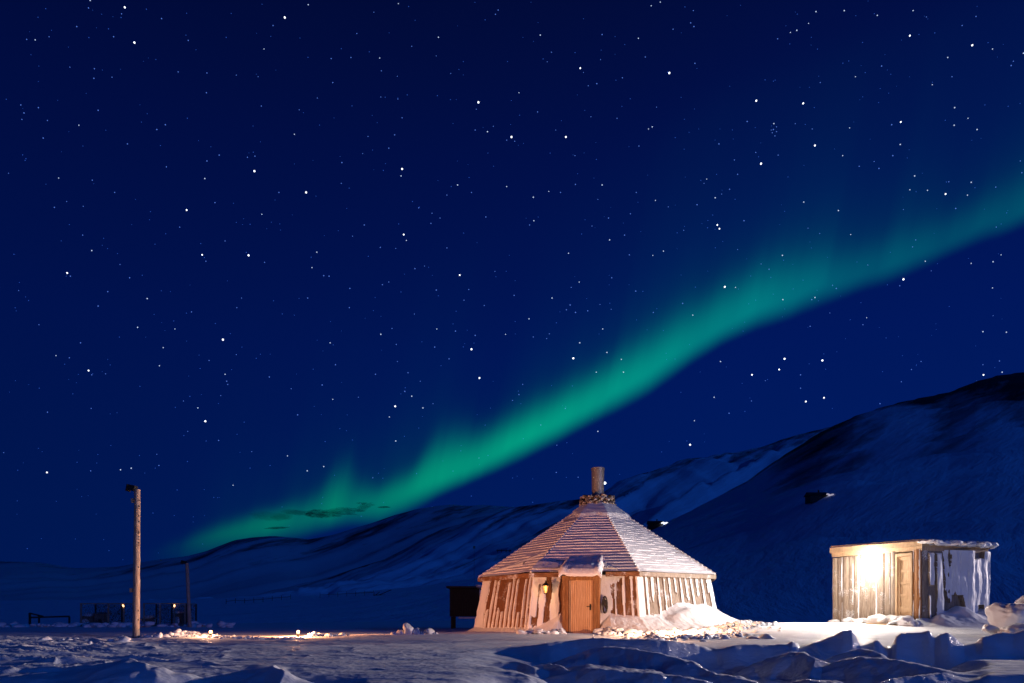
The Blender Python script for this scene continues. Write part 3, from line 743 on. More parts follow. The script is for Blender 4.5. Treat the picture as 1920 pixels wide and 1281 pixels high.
# snow blown against the foot of the chimney, and tongues down the roof
def blanket(name, pts, mat_, parent, thick=.08):
    pass
def on_roof(th, q, up=0.0):
    """point on the roof surface at bearing th (deg), q=0 eave..1 top"""
    kk = math.floor((th - TH0) / 45); mid = TH0 + 45 * kk + 22.5
    f_ = math.cos(R(22.5)) / math.cos(R(th - mid))
    r_ = (RE + (RT - RE) * q) * f_
    p = hp(th, r_, ZE + (ZT - ZE) * q)
    return p + Vector((0, 0, up))
def roof_patch(name, th0, th1, q0, q1, hfun, seed, nu=50, nv=36, mat_=None):
    Vp = np.zeros((nv, nu, 3))
    for j in range(nv):
        for i in range(nu):
            a = i / (nu - 1); b_ = j / (nv - 1)
            th = th0 + (th1 - th0) * a; q = q0 + (q1 - q0) * b_
            h = hfun(a, b_) + .02 * mnoise.noise(Vector((a * 6, b_ * 6, seed)))
            Vp[j, i] = on_roof(th, q, h)
    return link(name, grid_mesh(name, Vp, nu, nv), [mat_ or M_snow], roof)
def hcap(a, b_):
    n_ = mnoise.noise(Vector((a * 4.2, 1.7, 2))) * .22 + mnoise.noise(Vector((a * 11, 5, 2))) * .06
    lo = .42 + n_ - .20 * math.sin(a * 3.1)
    e = max(0, min(1, (b_ - lo) / .16)); return -.06 + .22 * e * e * (3 - 2 * e)
roof_patch('snow_cap', -75, 92, .74, 1.0, hcap, 1, 90, 40)
def htong(a, b_):
    c = .5 + .16 * math.sin(b_ * 5) ; w_ = .34 * (1 - .3 * b_)
    e = max(0, 1 - abs(a - c) / w_) * min(1, b_ * 6) * min(1, (1 - b_) * 6); return -.05 + .13 * min(1, e * 2.2)
roof_patch('snow_tongue', -79, -50, .02, .16, lambda a, b_: -.05 + .14 * max(0, min(1, (1 - abs(b_ - .15 - a * .75) / .16) * 1.8)), 3)
roof_patch('snow_tongue', -70, -36, .05, .34, lambda a, b_: -.05 + .13 * max(0, min(1, (1 - abs(b_ - .1 - a * .72) / .10) * 1.8)), 5)
roof_patch('snow_heap', -36, -23, .02, .22, lambda a, b_: -.05 + .17 * max(0, min(1, (1 - b_ - .25 * a) * 2.2)) * min(1, (1 - a) * 5 + .2), 7)
roof_patch('snow_heap', -4, 1.5, .01, .14, lambda a, b_: -.05 + .17 * max(0, min(1, (1 - b_ - .7 * a) * 2.4)), 9)

# snow drift banked against the walls
def drift():
    HT = [(-180, .3), (-100, .35), (-79, .30), (-60, .26), (-40, .24), (-34, .28), (-27, .56), (-23, .70), (-20.8, .42), (-19, .10), (-7, .10), (-5.5, .50), (-2, .74), (4, .66), (9, .62), (16, .66), (24, .78), (31, .93), (38, .95), (46, .84),
          (54, .72), (62, .66), (100, .5), (180, .3)]
    WD = [(-180, 1.2), (-79, .7), (-36, .7), (-24, .9), (-18, .5), (-8, .5), (-2, 1.1), (10, 1.4), (33, 1.9), (54, 1.8), (70, 2.2), (180, 1.2)]
    thv = np.concatenate([np.arange(-180, -85, 2.), np.arange(-85, 75, .22), np.arange(75, 180, 2.)]); sv = np.linspace(0, 1, 46)
    T_, S_ = np.meshgrid(thv, sv)
    mid = TH0 + 45 * np.floor((T_ - TH0) / 45) + 22.5
    rw = (WB - .10) * math.cos(R(22.5)) / np.cos(np.radians(T_ - mid)) - .10
    h = tab(T_, HT) + .05 * fbm(T_ * .10, T_ * 0 + 3, 2, 8) * (tab(T_, HT) > .2); wd = tab(T_, WD)
    pr = (1 - S_) ** 1.5 * (1 + .10 * fbm(T_ * .1, S_ * 2, 2, 19))
    # a sculpted hollow and shelf in the big drift
    shelf = .14 * np.exp(-((T_ - 32) / 9) ** 2) * np.exp(-((S_ - .30) / .13) ** 2) - .10 * np.exp(-((T_ - 21) / 2.5) ** 2) * np.exp(-((S_ - .25) / .2) ** 2)
    r_ = rw + S_ * wd
    X_ = HC.x + r_ * np.sin(np.radians(T_)); Y_ = HC.y - r_ * np.cos(np.radians(T_))
    zg = ground_z(X_, Y_)
    Z_ = zg - .04 + h * pr + shelf + .02 * fbm(T_ * .8, S_ * 8, 3, 14)
    return grid_mesh('snow_drift', np.stack([X_, Y_, Z_], -1), len(thv), len(sv), closed=True)
o = link('snow_drift', drift(), [M_snow]); tag(o, 'smooth white snow drift banked against the foot of the round hut walls', 'snow drift')

# lantern on the wall left of the door
lp = dp(-1.27, 4.47, 2.30)
ln = thing('wall_lantern', 'small black iron lantern with amber glass on the hut wall left of the orange door', 'lantern', lp)
mb = MB()
mb.tube([lp + Vector((0, 0, .13)), lp + Vector((0, 0, .25))], [.15, .012], 6, smooth=False)
mb.tube([lp + Vector((0, 0, .25)), lp + Vector((0, 0, .30))], [.02, .02], 6)
for k in range(6):
    a = 2 * math.pi * k / 6
    mb.beam(lp + Vector((math.cos(a) * .055, math.sin(a) * .055, -.13)), lp + Vector((math.cos(a) * .10, math.sin(a) * .10, .13)), .014, .014)
mb.tube([lp + Vector((0, 0, -.15)), lp + Vector((0, 0, -.12))], [.065, .065], 6, smooth=False)
mb.beam(lp + Vector((0, 0, .27)), lp - fn * .25 + Vector((0, 0, .27)), .02, .02)
mb.build('lantern_cage', M_iron, ln)
mb = MB(); mb.tube([lp + Vector((0, 0, -.12)), lp + Vector((0, 0, .12))], [.045, .085], 6, smooth=False)
mb.build('glass', M_glowglass, ln)
# hose coil / wreath stub beside the door on the right
wp = dp(.72, 4.52, 1.78)
mb = MB(); pts = [wp + fs_ * (.07 * math.cos(a)) + Vector((0, 0, .27 * math.sin(a))) + fn * (.03 * math.sin(3 * a) + .04) for a in np.linspace(0, 2 * math.pi, 28)]
mb.tube(pts, .028, 8, jit=.25, cap=False)
mb.rock(wp + Vector((0, 0, .05)), (.08, .06, .2), 2, .5)
o = mb.build('hanging_bundle', M_darkwood); tag(o, 'dark oval bundle hanging on the snowy wall just right of the orange door', 'bundle')

# ------------------------------------------------------------------ SHED on the right
SC, SL_, SR = Vector((12.0, 20.0, 0)), Vector((11.0, 23.35, 0)), Vector((14.62, 21.02, 0)); SB = SL_ + SR - SC
shed = thing('plank_shed', 'flat-roofed pale plank shed with a bright lamp, left side lit, right side plastered with snow', 'shed', (13, 22.3, 1.0))
ZB, ZW = .55, 3.38
def shed_wall(a, b_, kind, nu, nv, seed):
    a, b_ = Vector(a), Vector(b_); s = np.linspace(0, 1, nu); v = np.linspace(0, 1, nv); Sg, Vg = np.meshgrid(s, v)
    d = b_ - a; wid = d.length; n_ = d.cross(Vector((0, 0, 1))).normalized()
    cen = (SC + SB) / 2
    if n_.dot((a + b_) / 2 - cen) < 0: n_ = -n_
    w = Sg * wid; pos = np.array(a) + np.array(d) * Sg[..., None]; pos[..., 2] = ZB + (ZW - ZB) * Vg
    per = .245 if kind == 'front' else .30
    wob = .35 * (vn(w / .5, w * 0, seed) - .5)
    ph = w / per + wob; iid = np.floor(ph); fr = ph - iid
    alt = (iid % 2)
    dep = .055 * np.sqrt(np.clip(1 - ((fr - .5) / .5) ** 2, 0, 1)) * (1 - .55 * alt) + .012 * fbm(w * 8, Vg * 1.5, 3, seed)
    h1 = hsh(iid, iid * 0, seed + 3)
    if kind == 'front':
        sn = (fr < .12 + .16 * fbm(iid * 5.1, Vg * 6, 4, seed)) & (h1 > .35)
        sn |= (Vg < .10 + .14 * h1) & (fbm(w * 5, Vg * 8, 3, seed + 4) > -.05)
        dep = dep + .03 * sn
    elif kind == 'side':
        jag = fbm(w * 3.5, Vg * 3.0, 4, seed + 4)
        big = (w > 1.05 + .30 * jag) & (w < 3.3) & (Vg > .28 + .9 * np.exp(-((w - 1.35) / .28) ** 2) * .35 * (1 + jag))
        notch = (w > 1.15) & (w < 1.75 - .9 * (Vg - .30)) & (Vg < .52) & (Vg > .1)
        big &= ~notch
        notch2 = (np.abs(w - 2.35) < .13 + .05 * jag) & (Vg > .26) & (Vg < .42)
        big &= ~notch2
        big &= ~((np.abs(w - 2.25) < .25) & (Vg > .93 + .04 * jag))
        st1 = (np.abs(w - .70) < .14 + .06 * jag) & (Vg > .12) & (Vg < .96)
        st2 = (np.abs(w - .33) < .13 + .08 * jag - .16 * (.95 - Vg)) & (Vg > .62) & (Vg < .96)
        st3 = (np.abs(w - .28) < .05) & (Vg < .52)
        low = Vg < .20 + .08 * jag
        sn = big | st1 | st2 | st3 | low
        dep = dep * .6 + sn * (.05 + .03 * jag + .04 * fbm(w * 2.2 + Vg, Vg * 3.2, 4, 77) + .012 * fbm(w * 9, Vg * 5, 3, 78)) + .10 * big * np.exp(-((w - 2.0) / .7) ** 2) * (.6 + .6 * Vg)
    else:
        sn = Vg < .3
    pos = pos + np.array(n_) * dep[..., None]
    return grid_mesh('wall', pos, nu, nv, mask=sn[:-1, :-1].astype(int), smooth=False)
# front in three pieces round the door: C -> L
dSL = (SL_ - SC); fL = dSL.length; du = dSL.normalized(); sn_ = Vector((-du.y, du.x, 0))
if sn_.dot((SC + SL_) / 2 - (SC + SB) / 2) < 0: sn_ = -sn_
d0, d1 = .085, .245
link('wall', shed_wall(SC, SC + dSL * d0, 'front', 30, 70, 5), [M_frame, M_snow], shed)
link('wall', shed_wall(SC + dSL * d1, SL_, 'front', 240, 90, 8), [M_greywood, M_snow], shed)
link('wall', shed_wall(SC, SR, 'side', 200, 90, 12), [M_greywood, M_snow], shed)
link('wall', shed_wall(SR, SB, 'back', 40, 20, 14), [M_greywood, M_snow], shed)
link('wall', shed_wall(SL_, SB, 'back', 40, 20, 15), [M_greywood, M_snow], shed)
Mf = Matrix((du, -sn_, Vector((0, 0, 1)))).transposed()
dc = SC + dSL * ((d0 + d1) / 2); dw = fL * (d1 - d0)
mb = MB(); dz0 = 1.42
mb.box(dc - sn_ * .02 + Vector((0, 0, 2.32)), (dw - .08, .04, 1.78), Mf)
for zz_, hh in ((1.62, .16), (2.06, .07), (2.42, .07), (2.78, .07), (3.15, .10)):
    mb.box(dc + sn_ * .012 + Vector((0, 0, zz_)), (dw - .10, .025, hh), Mf)
for sg in (-1, 1): mb.box(dc + sn_ * .0135 + du * sg * (dw / 2 - .085) + Vector((0, 0, 2.32)), (.075, .028, 1.776), Mf)
sdoor = mb.build('door', M_paledoor, shed)
mb = MB()
for sg in (-1, 1): mb.box(dc + sn_ * .02 + du * sg * (dw / 2 - .015) + Vector((0, 0, 2.05)), (.07, .09, 2.5), Mf)
mb.box(dc + sn_ * .02 + Vector((0, 0, 3.26)), (dw - .10, .09, .09), Mf)
mb.box(dc + sn_ * .0 + Vector((0, 0, 1.15)), (dw - .10, .08, .5), Mf)
mb.build('door_frame', M_paledoor, shed)
# roof slab with two-step fascia
def quad_slab(mbx, pts, z0s, z1s, mi=0):
    vs = [Vector((p.x, p.y, z)) for p, z in zip(pts, z0s)] + [Vector((p.x, p.y, z)) for p, z in zip(pts, z1s)]
    mbx.add(vs, [(3, 2, 1, 0), (4, 5, 6, 7), (0, 1, 5, 4), (1, 2, 6, 5), (2, 3, 7, 6), (3, 0, 4, 7)], mi)
def grow(e):
    cen = (SC + SB) / 2; out = []
    ex = (SR - SC).normalized(); ey = (SL_ - SC).normalized()
    return [SC - ex * e - ey * e, SR + ex * e * .3 - ey * e, SB + ex * e + ey * e, SL_ - ex * e + ey * e]
mb = MB()
quad_slab(mb, grow(.04), (3.34, 3.34, 3.42, 3.42), (3.46, 3.46, 3.55, 3.55))
quad_slab(mb, grow(.09), (3.463, 3.463, 3.553, 3.553), (3.60, 3.60, 3.74, 3.74))
quad_slab(mb, grow(.06), (3.603, 3.603, 3.743, 3.743), (3.66, 3.64, 3.82, 3.80))
sroof = mb.build('roof', M_paledoor, shed)
# snow lying on the roof, curling over the right-hand eave
cr_ = grow(.11)
U_, V_ = np.meshgrid(np.linspace(0, 1, 70), np.linspace(0, 1, 40))
pA, pB, pC_, pD = [np.array(p) for p in cr_]
pp = (pA * (1 - U_[..., None]) + pB * U_[..., None]) * (1 - V_[..., None]) + (pD * (1 - U_[..., None]) + pC_ * U_[..., None]) * V_[..., None]
edge_ = np.minimum(np.minimum(V_, 1 - V_) * 8, np.minimum(U_, 1 - U_) * 10); edge_ = np.clip(edge_, 0, 1)
pp[..., 2] = 3.60 + .14 * V_ + .10 * np.sqrt(edge_) + .025 * fbm(U_ * 7, V_ * 5, 4, 3) - .10 * (edge_ < .05) * (U_ > .1)
link('snow_cover', grid_mesh('snow_cover', pp, 70, 40), [M_snow], sroof)
mb = MB(); rk = random.Random(4)
ex = (SR - SC).normalized(); ey = du
for i in range(13):
    f_ = (i + rk.uniform(-.3, .3)) / 12; p = SC + (SR - SC) * f_ - ey * .16
    mb.rock((p.x, p.y, 3.60 + rk.uniform(-.02, .02) - .03 * math.sin(f_ * 3)), (rk.uniform(.18, .34), .10, .08 * rk.uniform(.6, 1.2)), 3, .4, 1.5, 0, True, rk)
mb.rock(SR + ex * .06 - ey * .12 + Vector((0, 0, 3.56)), (.16, .10, .09), 2, .4, rnd=rk)
mb.build('snow_lip', M_snow, sroof)
# drift against the shed side + foot
def shed_drift():
    nu, nv = 150, 50; U_, V_ = np.meshgrid(np.linspace(-.12, 1.25, nu), np.linspace(0, 1, nv))
    base = np.array(SC) + np.array(SR - SC) * U_[..., None]; out = -np.array(du)
    wd = 1.1 + .5 * U_
    pos = base + out * (V_ * wd - .12)[..., None]
    h = np.interp(U_, [-.12, 0, .08, .2, .35, .5, .65, .8, .95, 1.1, 1.25], [.0, .25, .30, .36, .52, .74, .62, .46, .62, .50, .1])
    h = h + .10 * fbm(U_ * 7, V_ * 2.5, 3, 7)
    zg = ground_z(pos[..., 0], pos[..., 1])
    pos[..., 2] = zg - .03 + h * (1 - V_) ** 1.3 * (1 + .25 * fbm(U_ * 5, V_ * 4, 3, 9)) + .13 * np.exp(-((U_ - .15) / .12) ** 2) * np.exp(-((V_ - .4) / .25) ** 2)
    return grid_mesh('snow_drift', pos, nu, nv)
o = link('snow_drift', shed_drift(), [M_snow]); tag(o, 'lumpy snow drift heaped against the shaded right side of the plank shed', 'snow drift')
# planks and snow in front of the shed door
mb = MB()
q = SC + dSL * .40 + sn_ * .38; gzq = 1.16
for i in range(3):
    mb.beam(q - du * 1.05 + sn_ * (.16 * i) + Vector((0, 0, gzq)), q + du * .75 + sn_ * (.16 * i) + Vector((0, 0, gzq + .01 * i)), .14, .05)
for sg in (-.9, .6): mb.box(q + du * sg + sn_ * .16 + Vector((0, 0, gzq - .16)), (.1, .42, .26), Mf)
o = mb.build('wooden_step', M_paledoor); tag(o, 'low plank step half buried in snow below the lit wall of the shed', 'step')
mb = MB(); rk = random.Random(9)
for i in range(16):
    p = SC + dSL * rk.uniform(-.04, .95) + sn_ * rk.uniform(.1, .6)
    mb.rock((p.x, p.y, gz(p.x, p.y) + .05), (rk.uniform(.10, .26), rk.uniform(.1, .2), rk.uniform(.06, .13)), 3, .3, rnd=rk)
for i in range(10):
    p = SC + dSL * rk.uniform(.02, .35) + sn_ * rk.uniform(.1, .5)
    mb.rock((p.x, p.y, gz(p.x, p.y) + .10), (rk.uniform(.16, .34), rk.uniform(.15, .25), rk.uniform(.12, .2)), 3, .25, rnd=rk)
o = mb.build('snow_pile', M_snow); tag(o, 'trodden snow heaped at the threshold of the plank shed door', 'snow pile')

# lamp on the shed
LP = SC + dSL * .52 + sn_ * .42 + Vector((0, 0, 3.12))
fx_ = thing('wall_lamp', 'bright white lamp burning under the eave of the plank shed', 'lamp', LP)
mb = MB(); bm = bmesh.new(); bmesh.ops.create_uvsphere(bm, u_segments=16, v_segments=12, radius=.07)
mb.add([v.co + LP for v in bm.verts], [tuple(v.index for v in f.verts) for f in bm.faces], 0, True); bm.free()
mb.build('bulb', M_bulb, fx_)
mb = MB(); mb.beam(LP + Vector((0, 0, .07)), LP - sn_ * .40 + Vector((0, 0, .10)), .02, .02); mb.tube([LP + Vector((0, 0, .05)), LP + Vector((0, 0, .10))], [.05, .03], 10)
mb.build('bracket', M_iron, fx_)
shed_light = lamp('shed_lamp_light', LP + Vector((0, 0, -.02)), 560, (1.0, .86, .74), .09)
sl = bpy.data.lights.new('shed_lamp_beam', 'SPOT'); sl.energy = 3100; sl.color = (1.0, .85, .74); sl.shadow_soft_size = .08; sl.spot_size = R(165); sl.spot_blend = .8
slo = bpy.data.objects.new('shed_lamp_beam', sl); slo.location = LP + sn_ * .08; C.objects.link(slo)
slo.rotation_euler = (sn_ + Vector((0, -.15, -.22))).to_track_quat('-Z', 'Y').to_euler()

# yard lamp just outside the right edge of the frame: it rakes the crust, the boulders and the shaded side of the shed
YL = Vector((48, 30, 9.0))
yl = thing('yard_lamp', 'tall yard floodlight on a steel post far beyond the right edge', 'lamp', (YL.x + .5, YL.y, gz(YL.x + .5, YL.y)))
mb = MB(); mb.tube([(YL.x + .5, YL.y, .3), (YL.x + .5, YL.y, 8.7)], [.09, .06], 14); mb.tube([(YL.x + .5, YL.y, 8.65), (YL.x + .1, YL.y, 8.5)], [.03, .03], 10); mb.build('post', M_metal, yl)
mb = MB(); mb.box(YL + Vector((.12, 0, 0)), (.12, .42, .30)); mb.build('lamp_housing', M_iron, yl)
mb = MB(); mb.box(YL + Vector((.05, 0, 0)), (.02, .36, .24)); mb.build('lamp_glass', M_bulb, yl)
sp = bpy.data.lights.new('yard_floodlight', 'SPOT'); sp.energy = 52000; sp.color = (1.0, .84, .82); sp.shadow_soft_size = .12; sp.spot_size = R(34); sp.spot_blend = .5
spo = bpy.data.objects.new('yard_floodlight', sp); spo.location = YL - Vector((.1, 0, 0)); C.objects.link(spo)
spo.rotation_euler = (Vector((2, 12.0, .9)) - YL).to_track_quat('-Z', 'Y').to_euler()

# ------------------------------------------------------------------ snow rubble
M_chunk = snow_mat('snow_chunks', fine=18, fs=.4, big=4, bs=.5, bd=.04)
def pile(label, spots, seed, name='snow_pile', cat='snow pile', kind='stuff', sub=2, ang=.7, mat_=None):
    rk = random.Random(seed); mb = MB()
    for (px, Yv, sprx, spry, n, s0_, s1_, hh) in spots:
        for i in range(n):
            x = (px - 960) / F * Yv + rk.gauss(0, sprx); y = Yv + rk.gauss(0, spry); s = (s0_ + (s1_ - s0_) * rk.random() ** 2.2) * 1.15
            k = max(0, 1 - abs(x - (px - 960) / F * Yv) / (sprx * 2.2 + .01))
            mb.rock((x, y, gz(x, y) + s * .08 + hh * k * rk.random()), (s * rk.uniform(.8, 2.0), s * rk.uniform(.7, 1.4), s * rk.uniform(.4, .95)), sub, .5, 1.5, 0, True, rk, ang)
    o = mb.build(name, mat_ or M_chunk); tag(o, label, cat, kind=kind); return o
rk = random.Random(2)
for lab, px, py, sz in (('tallest upright slab of the pale snow chunks left of the round hut', 766, 1182, .20), ('pale snow chunk leaning on the left of the tallest slab', 754, 1188, .15),
        ('rounded pale snow chunk just right of the tallest slab', 781, 1186, .16), ('small pale snow chunk in the middle of the chunk row', 791, 1190, .11), ('broad pale snow chunk near the right end of the chunk row', 806, 1186, .17),
        ('low pale snow chunk at the right end of the chunk row', 817, 1191, .10), ('flat bluish snow chunk at the left end of the chunk row', 738, 1190, .12), ('lone small pale snow chunk between the chunk row and the hut', 848, 1193, .08),
        ('little snow chunk in front of the rounded one', 774, 1193, .09)):
    mb = MB(); c = P(px, py, 19.3); mb.rock(c, (sz * rk.uniform(.8, 1.15), sz * .8, sz * rk.uniform(.75, 1.1)), 3, .35, 1.4, 0, True, rk, .7)
    o = mb.build('snow_chunk', M_chunk); tag(o, lab, 'snow chunk', 'pale snow chunks left of the hut')
pile('heap of broken snow lumps just left of the orange door', [(1010, 21.2, .28, .12, 26, .04, .14, .10), (1045, 21.3, .12, .1, 14, .05, .13, .25), (1000, 21.3, .1, .1, 6, .1, .18, .05)], 3)
pile('tumbled snow blocks just right of the orange door', [(1150, 21.2, .24, .2, 26, .06, .17, .16), (1175, 20.6, .3, .3, 22, .05, .14, .05), (1145, 20.2, .12, .1, 7, .08, .16, .05)], 4)
pile('wide trodden field of small snow rubble between the round hut and the shed', [(1240, 19.5, .8, 1.1, 90, .02, .10, .02), (1330, 19.5, .8, .9, 80, .02, .09, .03), (1390, 20.5, .45, .5, 110, .03, .09, .16), (1300, 16.2, .7, .6, 50, .04, .10, .02), (1270, 18.2, .5, .5, 60, .04, .12, .02)], 6, 'snow_rubble', 'snow rubble', 'stuff', 2)
pile('warm lit row of snow lumps between the two ground lights', [(400 + 9 * i, 17.6 + .0, .06, .12, 4, .03, .07, .02) for i in range(19)], 8)
pile('small lit snow heap right of the orange ground light', [(600, 19.6, .12, .1, 14, .04, .10, .03), (622, 19.6, .12, .1, 12, .04, .09, .02), (592, 19.6, .1, .1, 8, .05, .10, .08)], 9)
pile('lit snow rubble spreading right from the foot of the tall log pole', [(300, 18.4, .5, .3, 50, .03, .10, .03), (350, 18.6, .35, .3, 50, .03, .11, .12), (375, 18.4, .4, .2, 24, .03, .08, .03)], 10)
pile('low row of blue snow clods in front of the dog pens', [(-20 + 34 * i, 41 + (i % 3), .5, .3, 9, .08, .30, .22) for i in range(14)], 11)
pile('scattered wind-broken clods on the dark snow left of the log pole', [(40 + 30 * i, 15.5 + (i % 4) * .8, .4, .3, 3, .03, .09, .0) for i in range(7)], 12)
# big boulders of snow at the right edge
rk = random.Random(21)
for lab, (px, py, Yv, sx_, sy_, sz_) in (('big rounded snow boulder right of the plank shed, the largest of the heap', (1893, 1158, 16.5, .50, .5, .40)),
        ('lower flattened snow boulder in front of the biggest one at the right edge', (1912, 1184, 15.4, .42, .4, .20)),
        ('snow boulder at the top of the heap cut by the right edge', (1945, 1142, 17.0, .50, .5, .40)),
        ('small snow boulder on the left foot of the heap at the right edge', (1858, 1180, 15.8, .17, .2, .12))):
    mb = MB(); c = P(px, py, Yv); mb.rock(c, (sx_, sy_, sz_), 5, .30, 1.3, 0, True, rk, .45)
    o = mb.build('snow_boulder', M_snow); tag(o, lab, 'snow boulder', 'snow boulders at the right edge')

# ------------------------------------------------------------------ poles
def pole(label, px, pybase, Yv, pytop, rad, lean, head, nails, group='wooden poles on the left'):
    b_ = P(px, pybase, Yv); b_.z = gz(b_.x, b_.y) - .15; top = Vector((b_.x + lean, Yv, zat(pytop, Yv)))
    t_ = thing('log_pole', label, 'pole', b_, group); mb = MB(); n_ = 22
    pts = [b_.lerp(top, i / n_) + Vector((.004 * math.sin(i * 1.7), .0, 0)) for i in range(n_ + 1)]
    mb.tube(pts, [rad * (1.10 - .18 * i / n_) * (1 + .02 * math.sin(i * 2.3)) for i in range(n_ + 1)], 14, jit=.03, smooth=True)
    for i in range(nails):
        q = b_.lerp(top, random.uniform(.1, .97)); a = random.choice((0, 1, 1))
        mb.rock(q + Vector((rad * .95 * a, -rad * (.5 if a else .95), 0)), (.016, .012, .022), 1, .3, mi=1)
    mb.build('trunk', [M_log, M_darkwood], t_)
    hm = MB(); sc_ = rad / .11
    h0 = top + Vector((-.17 * sc_, -.02, .05 * sc_))
    rot = Matrix.Rotation(R(12), 3, 'Y')
    hm.box(h0, (.26 * sc_, .22 * sc_, .20 * sc_), rot)
    hm.box(h0 + Vector((-.14 * sc_, 0, .0)), (.04 * sc_, .27 * sc_, .25 * sc_), rot)
    hm.beam(top + Vector((0, 0, -.1 * sc_)), h0, .05 * sc_, .05 * sc_)
    fl = hm.build('floodlight', M_iron, t_)
    gm = MB(); gm.box(h0 + Vector((-.165 * sc_, 0, .0)), (.012 * sc_, .2 * sc_, .17 * sc_), rot); gm.build('glass', M_metal, fl)
    if head:
        jm = MB(); jm.box(top + Vector((-.105, -.04, -.30)), (.05, .08, .11)); jm.build('junction_box', M_paledoor, t_)
        jm = MB(); zz_ = zat(1107, Yv); jm.box(Vector((b_.x - .10, Yv - .03, zz_)), (.07, .09, .11)); jm.build('junction_box', M_paledoor, t_)
    return t_
pole('tall thick log pole in the left foreground, warmly lit, with a floodlight on top', 255, 1205, 18.2, 918, .080, .035, True, 26)
pole('thinner dark log pole with a small floodlight standing behind the dog pens', 356, 1170, 40.0, 1056, .10, -.17, False, 14)

# ------------------------------------------------------------------ ground lights
def glight(label, px, Yv, energy, col, h=.10):
    x = (px - 960) / F * Yv; z = gz(x, Yv) + h; p = Vector((x, Yv, z))
    t_ = thing('ground_light', label, 'light', (x, Yv, z - h), 'small warm lights set in the snow')
    mb = MB(); mb.tube([p - Vector((0, 0, h + .1)), p - Vector((0, 0, h - .10))], [.035, .035], 12); mb.build('socket', M_iron, t_)
    mb = MB(); bm = bmesh.new(); bmesh.ops.create_uvsphere(bm, u_segments=14, v_segments=10, radius=.04)
    mb.add([v.co + p - Vector((0, 0, h - .13)) for v in bm.verts], [tuple(v.index for v in f.verts) for f in bm.faces], 0, True); bm.free(); mb.build('bulb', M_flame, t_)
    lamp('ground_light_glow', p, energy, col, .03)
    return t_
gl0 = glight('bright orange light glowing in the snow midway between the tall log pole and the hut', 559, 19.4, 430, (1, .40, .16), .22)
fl_ = bpy.data.lights.new('ground_light_beam', 'SPOT'); fl_.energy = 2100; fl_.color = (1, .36, .15); fl_.shadow_soft_size = .06; fl_.spot_size = R(64); fl_.spot_blend = .7
flo = bpy.data.objects.new('ground_light_beam', fl_); flo.location = (-6.05, 19.4, gz(-6.05, 19.4) + .32); C.objects.link(flo)
flo.rotation_euler = (Vector((.4, 24.2, 3.1)) - flo.location).to_track_quat('-Z', 'Y').to_euler()
glight('fainter orange light among lit snow lumps nearer the log pole', 395, 17.9, 60, (1, .50, .26), .24)
glight('warm light sunk in the snow rubble in front of the hut, right of its door', 1265, 18.3, 620, (1, .50, .26), .40)
lamp('lantern_light', lp + fn * .16, 5, (1, .5, .2), .05)

# ------------------------------------------------------------------ store box behind the hut
bx = thing('raised_store_shed', 'small dark plank store shed raised on legs behind the left side of the hut', 'shed', (-2.4, 34.5, .7))
x0, x1, y0 = (843 - 960) / F * 34, (912 - 960) / F * 34, 34.0
mb = MB(); nb = 14
for i in range(nb):
    xx = x0 + (x1 - x0) * (i + .5) / nb; mb.box((xx, y0 + random.uniform(-.012, .012), 2.03), ((x1 - x0) / nb - .012, .04, 1.40))
mb.box(((x0 + x1) / 2, y0 + .85, 2.03), (x1 - x0 - .02, 1.64, 1.38)); mb.build('wall', M_darkwood, bx)
mb = MB(); mb.box(((x0 + x1) / 2, y0 + .8, 2.80), (x1 - x0 + .3, 2.0, .09)); br_ = mb.build('roof', M_darkwood, bx)
mb = MB(); mb.rock(((x1) - .32, y0 - .12, 2.83), (.30, .2, .10), 3, .3); mb.rock((x1 - .28, y0 - .1, 2.3), (.07, .06, .40), 3, .3); mb.build('snow_patch', M_snow, br_)
mb = MB(); mb.box(((x0 + x1) / 2 + .2, y0 - .02, 1.27), (x1 - x0 - .5, .22, .07)); mb.build('snow_sill', M_snow, bx)
for xx in (x0 + .12, x1 - .12):
    for yy in (y0 + .1, y0 + 1.5):
        mb = MB(); mb.box((xx, yy, .95), (.12, .12, .75)); mb.build('leg', M_darkwood, bx)

